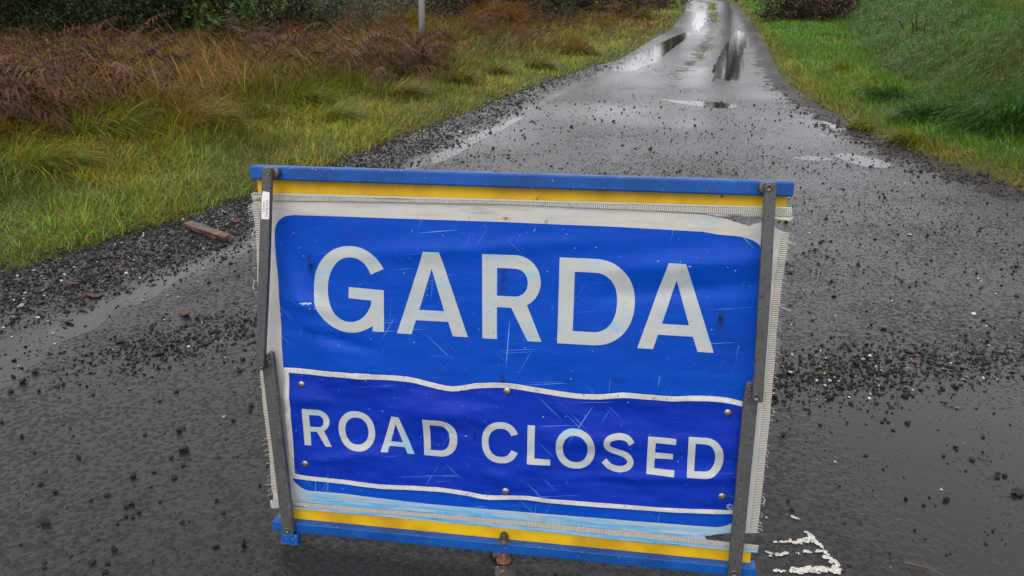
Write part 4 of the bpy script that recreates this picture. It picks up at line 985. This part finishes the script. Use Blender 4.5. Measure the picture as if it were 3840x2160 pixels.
# ------------------------------------------------------------------ pole
x, y = G(1062, 140); zg = float(ground_z(np.array(x), np.array(y)))
pole = empty('metal_pole', (x, y, zg)); pole.rotation_euler = (0, math.radians(1.6), 0)
lathe('shaft', [(.056, -.4), (.056, .9), (.0555, 1.9), (.055, 3.2)], MAT['pole'], pole, (0, 0, 0), 'z', 20)
lathe('cap', [(.058, 3.195), (.058, 3.225), (.045, 3.245), (.002, 3.25)], MAT['pole'], pole, (0, 0, 0), 'z', 20)
lathe('ground_collar', [(.075, -.1), (.072, .05), (.060, .075), (.0565, .08)], MAT['pole'], pole, (0, 0, 0), 'z', 20)
tag(pole, 'plain round grey metal pole standing in the bracken', 'pole')

# ------------------------------------------------------------------ gravel and loose stones
def stone_shape(seed, flat):
    r = np.random.default_rng(seed); bm = bmesh.new(); bmesh.ops.create_icosphere(bm, subdivisions=1, radius=1)
    V = np.array([v.co[:] for v in bm.verts]); F = np.array([[v.index for v in f.verts] for f in bm.faces]); bm.free()
    for k in range(5):                                                     # chop facets
        nn = r.normal(0, 1, 3); nn /= np.linalg.norm(nn); c = r.uniform(.45, .8); d = V @ nn; V = V - np.outer(np.maximum(d - c, 0), nn)
    V = V * r.uniform(.75, 1.2, (1, 3)) * [1, r.uniform(.6, .9), flat]; return V + r.normal(0, .05, V.shape), F
SHAPES = [stone_shape(i, f) for i, f in enumerate((.45, .38, .6, .5, .32, .7))]
def stones_mesh(x, y, z, s, colr):
    VV, FF, CC = [], [], []; off = 0; n = len(x); kind = rng.integers(0, len(SHAPES), n); rz = rng.uniform(0, 6.28, n)
    tx, ty = rng.normal(0, .22, n), rng.normal(0, .22, n)
    for k, (V, F) in enumerate(SHAPES):
        i = np.where(kind == k)[0]
        if not len(i): continue
        c_, s_ = np.cos(rz[i])[:, None], np.sin(rz[i])[:, None]
        X, Y, Z = V[None, :, 0], V[None, :, 1], V[None, :, 2]
        Q = np.stack([X * c_ - Y * s_, X * s_ + Y * c_, Z + X * tx[i][:, None] + Y * ty[i][:, None]], -1) * s[i][:, None, None]
        Q[..., 0] += x[i][:, None]; Q[..., 1] += y[i][:, None]; Q[..., 2] += (z[i] + s[i] * .22)[:, None]
        VV.append(Q.reshape(-1, 3)); FF.append((F[None] + (np.arange(len(i)) * len(V))[:, None, None] + off).reshape(-1, 3)); CC.append(np.repeat(colr[i], len(V), 0)); off += len(i) * len(V)
    return np.concatenate(VV), np.concatenate(FF), np.concatenate(CC)
def gcol(n, pale=.03):
    c = np.array([.0105, .0108, .0115]) * rng.uniform(.4, 1.7, (n, 1)) * rng.uniform(.9, 1.1, (n, 3))
    k = rng.random(n); c[k < pale] = np.array([.55, .52, .46]) * rng.uniform(.5, 1, ((k < pale).sum(), 1))
    m_ = (k > 1 - pale * .7); c[m_] = np.array([.26, .12, .05]) * rng.uniform(.5, 1.2, (m_.sum(), 1)); return c
X, Y, S = [], [], []
def add(x, y, s): X.append(x); Y.append(y); S.append(s)
for y0, y1, d_, sm in ((2.0, 3.5, 5200, .0062), (3.5, 5, 4800, .0064), (5, 7, 2600, .0075), (7, 10, 1000, .0095), (10, 14.5, 420, .012)):
    for s0 in np.linspace(y0, y1, 6)[:-1]:
        x, y = scatter(s0, s0 + (y1 - y0) / 5, lambda y: np.maximum(xl(y) - .25, -.72 * y - .8), lambda y: xl(y) + 1.15, d_)
        sl, _ = side(x, y); sh_ = np.clip((y - 5.5) * .055, 0, .34); band_ = sstep(-.78 + sh_, -.36 + sh_ * .8, sl + .16 * fbm(x, y, 2.2, 8)) * sstep(.18, -.02, sl) * sstep(15, 11, y)
        k = rng.random(len(x)) < band_ * .95 + .015; add(x[k], y[k], sm * rng.lognormal(0, .38, k.sum()))
# drift of chippings by the sign's right side and thin scatter over the road
cx, cy = G(2090, 950); x = cx + rng.normal(0, .26, 1500); y = cy + rng.normal(0, .11, 1500) + .15 * (x - cx); add(x, y, .0058 * rng.lognormal(0, .4, 1500))
cx, cy = G(2480, 900); x = cx + rng.normal(0, .35, 700); y = cy + rng.normal(0, .10, 700); add(x, y, .0056 * rng.lognormal(0, .4, 700))
cx, cy = G(480, 850); x = cx + rng.normal(0, .22, 900); y = cy + rng.normal(0, .12, 900) + .5 * (x - cx); add(x, y, .0062 * rng.lognormal(0, .35, 900))
for y0, y1, d_, sm in ((1.4, 2.6, 170, .0038), (2.6, 4.2, 620, .0050), (4.2, 6.5, 480, .0058), (6.5, 9.5, 130, .0085)):
    x, y = scatter(y0, y1, lambda y: np.maximum(xl(y) + .3, -.72 * y - .8), lambda y: np.minimum(xr(y) - .1, .72 * y + .8), d_)
    k = rng.random(len(x)) < np.clip(.55 + .75 * fbm(x, y, 1.3, 71), .05, 1); add(x[k], y[k], sm * rng.lognormal(0, .45, k.sum()))
n0 = sum(map(len, X))
for y0, y1, d_, sm in ((3.6, 5.5, 700, .0075), (5.5, 8, 800, .0085), (8, 11, 200, .009)):          # muddy clods along the right-hand edge
    x, y = scatter(y0, y1, lambda y: xr(y) - .75, lambda y: np.minimum(xr(y) + .12, .75 * y + 1), d_)
    _, sr_ = side(x, y); k = rng.random(len(x)) < sstep(-.55, -.12, sr_ + .16 * fbm(x, y, 2.4, 88)) * sstep(.12, .0, sr_); add(x[k], y[k], sm * rng.lognormal(0, .45, k.sum()))
x, y, s = map(np.concatenate, (X, Y, S)); s = np.minimum(s, .024)
gc = gcol(len(x), .022); gc[n0:] = np.array([.022, .015, .011]) * rng.uniform(.5, 1.4, (len(x) - n0, 1))
V, F, C = stones_mesh(x, y, np.maximum(road_z(x, y), ground_z(x, y)), s, gc)
tag(mesh_np('gravel', V, [F], MAT['stone'], None, C, False), 'dark wet slate gravel strewn along the road edge', 'gravel', kind='stuff')
# individual loose stones read off the photograph: (d px, d py, width in d px)
ST = [(848, 815, 85), (285, 1105, 90), (1157, 650, 85), (1100, 825, 60), (975, 790, 40), (495, 700, 45), (255, 865, 50), (350, 912, 50), (680, 940, 50), (575, 968, 40), (800, 1005, 55), (838, 995, 50), (880, 1045, 45), (840, 1075, 40), (800, 1072, 40), (745, 1120, 30), (1155, 1105, 40), (720, 1280, 60), (585, 1360, 70), (680, 1365, 45), (670, 1425, 50), (280, 1395, 40), (1365, 1260, 60), (1540, 1250, 90), (1135, 530, 70), (1165, 510, 30), (918, 555, 35), (445, 515, 30), (405, 492, 20), (138, 570, 40), (1470, 465, 50), (1590, 365, 55), (1580, 400, 40), (1115, 280, 45), (975, 325, 25), (1010, 345, 25), (350, 250, 35), (225, 155, 60), (140, 225, 60), (1070, 128, 40), (1515, 150, 45), (1590, 105, 30), (880, 80, 25), (912, 78, 25), (940, 78, 25), (850, 160, 35), (808, 172, 25), (1640, 880, 30), (1370, 970, 50), (1415, 1045, 40), (1010, 978, 30), (955, 883, 30), (1160, 745, 45), (1085, 705, 35), (590, 305, 35), (65, 280, 50), (15, 475, 30)]
ST = [(x * .3982, 872 + y * .3982, w * .3982) for x, y, w in ST]
ST2 = [(390, 935, 45), (417, 995, 45), (318, 390, 28), (357, 487, 55), (610, 418, 40), (790, 408, 30), (1050, 380, 35), (1030, 402, 34), (1070, 402, 30), (1200, 405, 55), (1105, 458, 35), (535, 340, 40), (740, 328, 25), (1460, 270, 30), (1530, 167, 45), (1175, 58, 35), (1430, 165, 20), (1500, 232, 25), (1713, 505, 40), (1530, 572, 40), (1538, 592, 30), (1445, 630, 38), (1640, 655, 50), (1710, 612, 28), (1597, 735, 30), (918, 627, 36), (1037, 720, 28), (1058, 702, 20), (1350, 912, 30), (1463, 932, 55), (1390, 970, 28), (1815, 750, 35), (1858, 765, 40), (1812, 778, 50), (1945, 880, 100), (1252, 1138, 30), (1778, 1140, 40), (1735, 1230, 30), (1475, 683, 20), (255, 788, 18), (1898, 420, 20)]
ST2 = [(1838 + x * .3704, 912.3 + y * .3704, w * .3704) for x, y, w in ST2]
PB = [(160, 762, 22, 0), (302, 740, 18, 0), (262, 890, 28, 0), (1383, 557, 24, 0), (670, 688, 20, 1), (1140, 738, 18, 0), (1210, 750, 20, 0), (972, 773, 34, 1), (1117, 903, 16, 0), (373, 1068, 24, 0), (432, 1183, 22, 1), (805, 1213, 26, 1), (128, 1217, 24, 0), (25, 957, 20, 0), (82, 1020, 18, 0), (1128, 400, 20, 0), (1470, 267, 20, 1), (1585, 198, 18, 0), (1348, 645, 22, 0), (410, 865, 20, 1), (855, 592, 34, 0), (880, 1373, 34, 1), (360, 610, 16, 1), (1103, 1013, 24, 1)]
PB = [(x * .3704, 469.6 + y * .3704, w * .3704, c) for x, y, w, c in PB]
PB += [(1838 + x * .3704, 912.3 + y * .3704, w * .3704, c) for x, y, w, c in ((1020, 57, 30, 0), (1603, 97, 30, 1), (1688, 122, 28, 1), (805, 235, 28, 0), (1887, 30, 26, 1), (1645, 30, 24, 1), (1812, 118, 22, 0), (1540, 308, 35, 1), (710, 675, 24, 0), (1430, 863, 26, 0), (960, 64, 40, 0))]
PB += [(1838 + x * .3704, 402.4 + y * .3704, w * .3704, c) for x, y, w, c in ((1680, 808, 22, 0), (650, 865, 16, 0), (410, 1117, 16, 0), (510, 1168, 20, 1), (1665, 1097, 20, 1), (1735, 1127, 20, 0), (1510, 1252, 28, 1), (1240, 1368, 34, 1), (1265, 1328, 26, 1), (1800, 910, 20, 0), (1640, 1372, 20, 0), (1497, 1380, 20, 0))]
protos = {}
def loose(px, py, wpx, name, colr, label, cat, group, k):
    x, y = G(px, py + wpx * .12); dist = math.sqrt(x * x + y * y + CAM_H ** 2); s = wpx * 1.490683 / FPX * dist / 2.05
    key = (name, k)
    if key not in protos:
        V, F = SHAPES[k % len(SHAPES)]; nv = len(V)
        # one loop of subdivision for a broken, faceted surface
        bm = bmesh.new(); vv = [bm.verts.new(v) for v in V]; [bm.faces.new([vv[i] for i in f]) for f in F]
        bmesh.ops.subdivide_edges(bm, edges=bm.edges[:], cuts=1, use_grid_fill=True)
        for v in bm.verts: v.co += Vector(rng.normal(0, .035, 3))
        o = bm_obj(name, bm, MAT['stone']); a = o.data.attributes.new('Col', 'FLOAT_COLOR', 'POINT')
        a.data.foreach_set('color', np.tile([*colr, 1], len(o.data.vertices)).astype(np.float32)); protos[key] = o
    else:
        o = protos[key].copy(); COL.objects.link(o)
    o.location = (x, y, float(road_z(np.array(x), np.array(y))) + s * .33); o.scale = (s, s, s); o.rotation_euler = (rng.normal(0, .12), rng.normal(0, .12), rng.uniform(0, 6.28))
    tag(o, label, cat, group)
for i, (px, py, w) in enumerate(ST): loose(px, py, w, 'loose_stone', (.016, .0165, .018), 'small black slate stone on the coarse wet chippings beside the sign', 'stone', 'black stones on the coarse chippings', i % 6)
for i, (px, py, w) in enumerate(ST2): loose(px, py, w, 'slate_stone', (.017, .017, .018), 'small black stone on the smooth wet tarmac by the worn road paint', 'stone', 'black stones on the smooth tarmac', i % 6)
for i, (px, py, w, c) in enumerate(PB):
    if c: loose(px, py, w, 'brown_pebble', (.25, .13, .065), 'small orange brown pebble among the dark gravel', 'pebble', 'orange brown pebbles', i % 6)
    else: loose(px, py, w, 'white_pebble', (.52, .50, .45), 'small whitish pebble among the dark gravel', 'pebble', 'whitish pebbles', i % 6)
# look-alikes of one small group are told apart by their order from a landmark
ORD = 'nearest second third fourth fifth sixth seventh eighth ninth tenth'.split()
def ordinal(group, mark, name, noun, what, tail):
    L_ = sorted([o for o in COL.objects if o.get('group') == group and o.parent is None], key=lambda o: math.hypot(o.location.x - mark[0], o.location.y - mark[1]))
    for i, o in enumerate(L_): o['label'] = f'{what} {noun}, {ORD[i]} {"to" if i == 0 else "from"} {name}, {tail}'
pm = pole.location[:2]
ordinal('green tussocks below the bracken', pm, 'the grey pole', 'tussock', 'long drooping green', 'below the bracken')
ordinal('straw tussocks below the bracken', pm, 'the grey pole', 'tussock', 'straw and green drooping', 'below the bracken')
ordinal('tussocks between the pole and the lane', pm, 'the grey pole', 'tussock', 'low green and brown', 'towards the lane')
ordinal('brown tussocks near the long puddle', pm, 'the grey pole', 'tussock', 'brownish', 'near the long puddle')
ordinal('dark tussocks at the foot of the bank', (2.9, 6.04), 'the road edge puddle', 'tussock', 'dark green drooping', 'at the foot of the bank')
ordinal('yellowish tufts on the verge below the bank', (2.9, 6.04), 'the road edge puddle', 'grass tuft', 'yellowish', 'below the bank')
ordinal('dark evergreen bushes behind the bracken', pm, 'the grey pole', 'bush', 'dense dark evergreen', 'behind the bracken')
ordinal('dark bramble thickets', pm, 'the grey pole', 'bramble thicket', 'dark tangled', 'behind the bracken')
ordinal('pale lichen covered bushes', pm, 'the grey pole', 'willow bush', 'pale lichen covered', 'behind the rough grass')
ordinal('grey brown scrub bushes', pm, 'the grey pole', 'scrub bush', 'low grey brown', 'behind the rough grass')
ordinal('dark bushes beyond the straw mound', pm, 'the grey pole', 'bush', 'dark round', 'beyond the straw mound')
ordinal('brown scrub along the lane', pm, 'the grey pole', 'scrub', 'reddish brown leafless', 'beside the lane verge')
# ------------------------------------------------------------------ timber, bark and straws
a, b = np.array(G(472, 572)), np.array(G(573, 606)); L = np.linalg.norm(b - a); c = (a + b) / 2
bm = bmesh.new(); bmesh.ops.create_cube(bm, size=1); bmesh.ops.subdivide_edges(bm, edges=bm.edges[:], cuts=5, use_grid_fill=True)
for v in bm.verts:
    t = v.co.x; n_ = mnoise.noise(Vector((t * 5, v.co.y * 3, v.co.z * 3))); tap = 1 - .35 * max(0, t) - .15 * abs(n_)
    v.co = (t * L + n_ * .02 * (abs(t) > .45), v.co.y * .052 * tap + n_ * .005, v.co.z * .030 * tap + .003 * n_)
tim = bm_obj('broken_timber', bm, MAT['wood']); d = b - a
tim.location = (c[0], c[1], .018); tim.rotation_euler = (.12, 0, math.atan2(d[1], d[0]))
tag(tim, 'split wet piece of reddish brown timber lying on the gravel', 'timber')
proto = None
for px, py, w in ((640, 752, 100), (600, 742, 60), (840, 692, 60), (806, 722, 46), (872, 705, 46), (618, 808, 70), (560, 838, 70), (450, 925, 100), (440, 950, 60), (1260, 872, 120), (1340, 890, 70), (1395, 885, 80), (940, 455, 40), (490, 668, 90), (1600, 243, 90), (100, 742, 60), (1335, 1248, 40)):
    px, py, w = px * .3704, 469.6 + py * .3704, w * .3704; x, y = G(px, py); dist = math.sqrt(x * x + y * y + CAM_H ** 2); s = w * 1.490683 / FPX * dist
    bm = bmesh.new(); n_ = 9; top = []; 
    for k in range(n_):
        an = k * 2 * math.pi / n_; r_ = rng.uniform(.75, 1.1); top.append((math.cos(an) * .5 * r_, math.sin(an) * .21 * r_ * rng.uniform(.7, 1.2), .07 * math.cos(an * 2) + rng.uniform(0, .05)))
    A_ = [bm.verts.new(p) for p in top]; B_ = [bm.verts.new((p[0] * .94, p[1] * .94, p[2] - .07)) for p in top]; ct = bm.verts.new((.05, 0, .10)); cb = bm.verts.new((0, 0, -.03))
    for k in range(n_):
        bm.faces.new((A_[k], A_[(k + 1) % n_], ct)); bm.faces.new((B_[(k + 1) % n_], B_[k], cb)); bm.faces.new((A_[(k + 1) % n_], A_[k], B_[k], B_[(k + 1) % n_]))
    o = bm_obj('bark_flake', bm, MAT['bark']); o.scale = (s, s, s); o.location = (x, y, .006 + .06 * s); o.rotation_euler = (rng.normal(0, .2), rng.normal(0, .15), rng.normal(-.3, .5))
    tag(o, 'curled wet flake of reddish brown bark on the gravel', 'bark flake', 'bark flakes along the gravel')
straws = [(2085, 945), (2010, 970), (2230, 770), (2300, 755), (2120, 840), (2260, 800), (2420, 850), (2510, 840), (2410, 790), (2050, 640), (2380, 615), (2080, 525), (2190, 800), (2460, 740), (2340, 880), (2180, 920), (2260, 1005), (2155, 860), (2400, 1020), (2380, 935), (2460, 950), (2010, 880), (2160, 690), (2560, 760), (2480, 1150), (590, 1030), (2325, 1437), (2430, 900)]
for px, py in straws:
    x, y = G(px, py); L = rng.uniform(.03, .085) * (1 + .12 * y); a = rng.uniform(-.6, .6) + (math.pi / 2 if rng.random() < .25 else 0); bm = bmesh.new()
    tube(bm, [(-L / 2, 0, 0), (0, rng.normal(0, .06) * L, L * .06), (L / 2, rng.normal(0, .1) * L, .001)], .0013 + .0004 * y, 5, .0007)
    o = bm_obj('dead_straw', bm, MAT['twig']); at = o.data.attributes.new('Col', 'FLOAT_COLOR', 'POINT'); at.data.foreach_set('color', np.tile([*(np.array([.15, .105, .06]) * rng.uniform(.3, .9)), 1], len(o.data.vertices)).astype(np.float32))
    o.location = (x, y, .006 + .0005 * y); o.rotation_euler = (0, 0, a); tag(o, 'thin dead straw lying on the wet road', 'straw', 'straws scattered on the road')
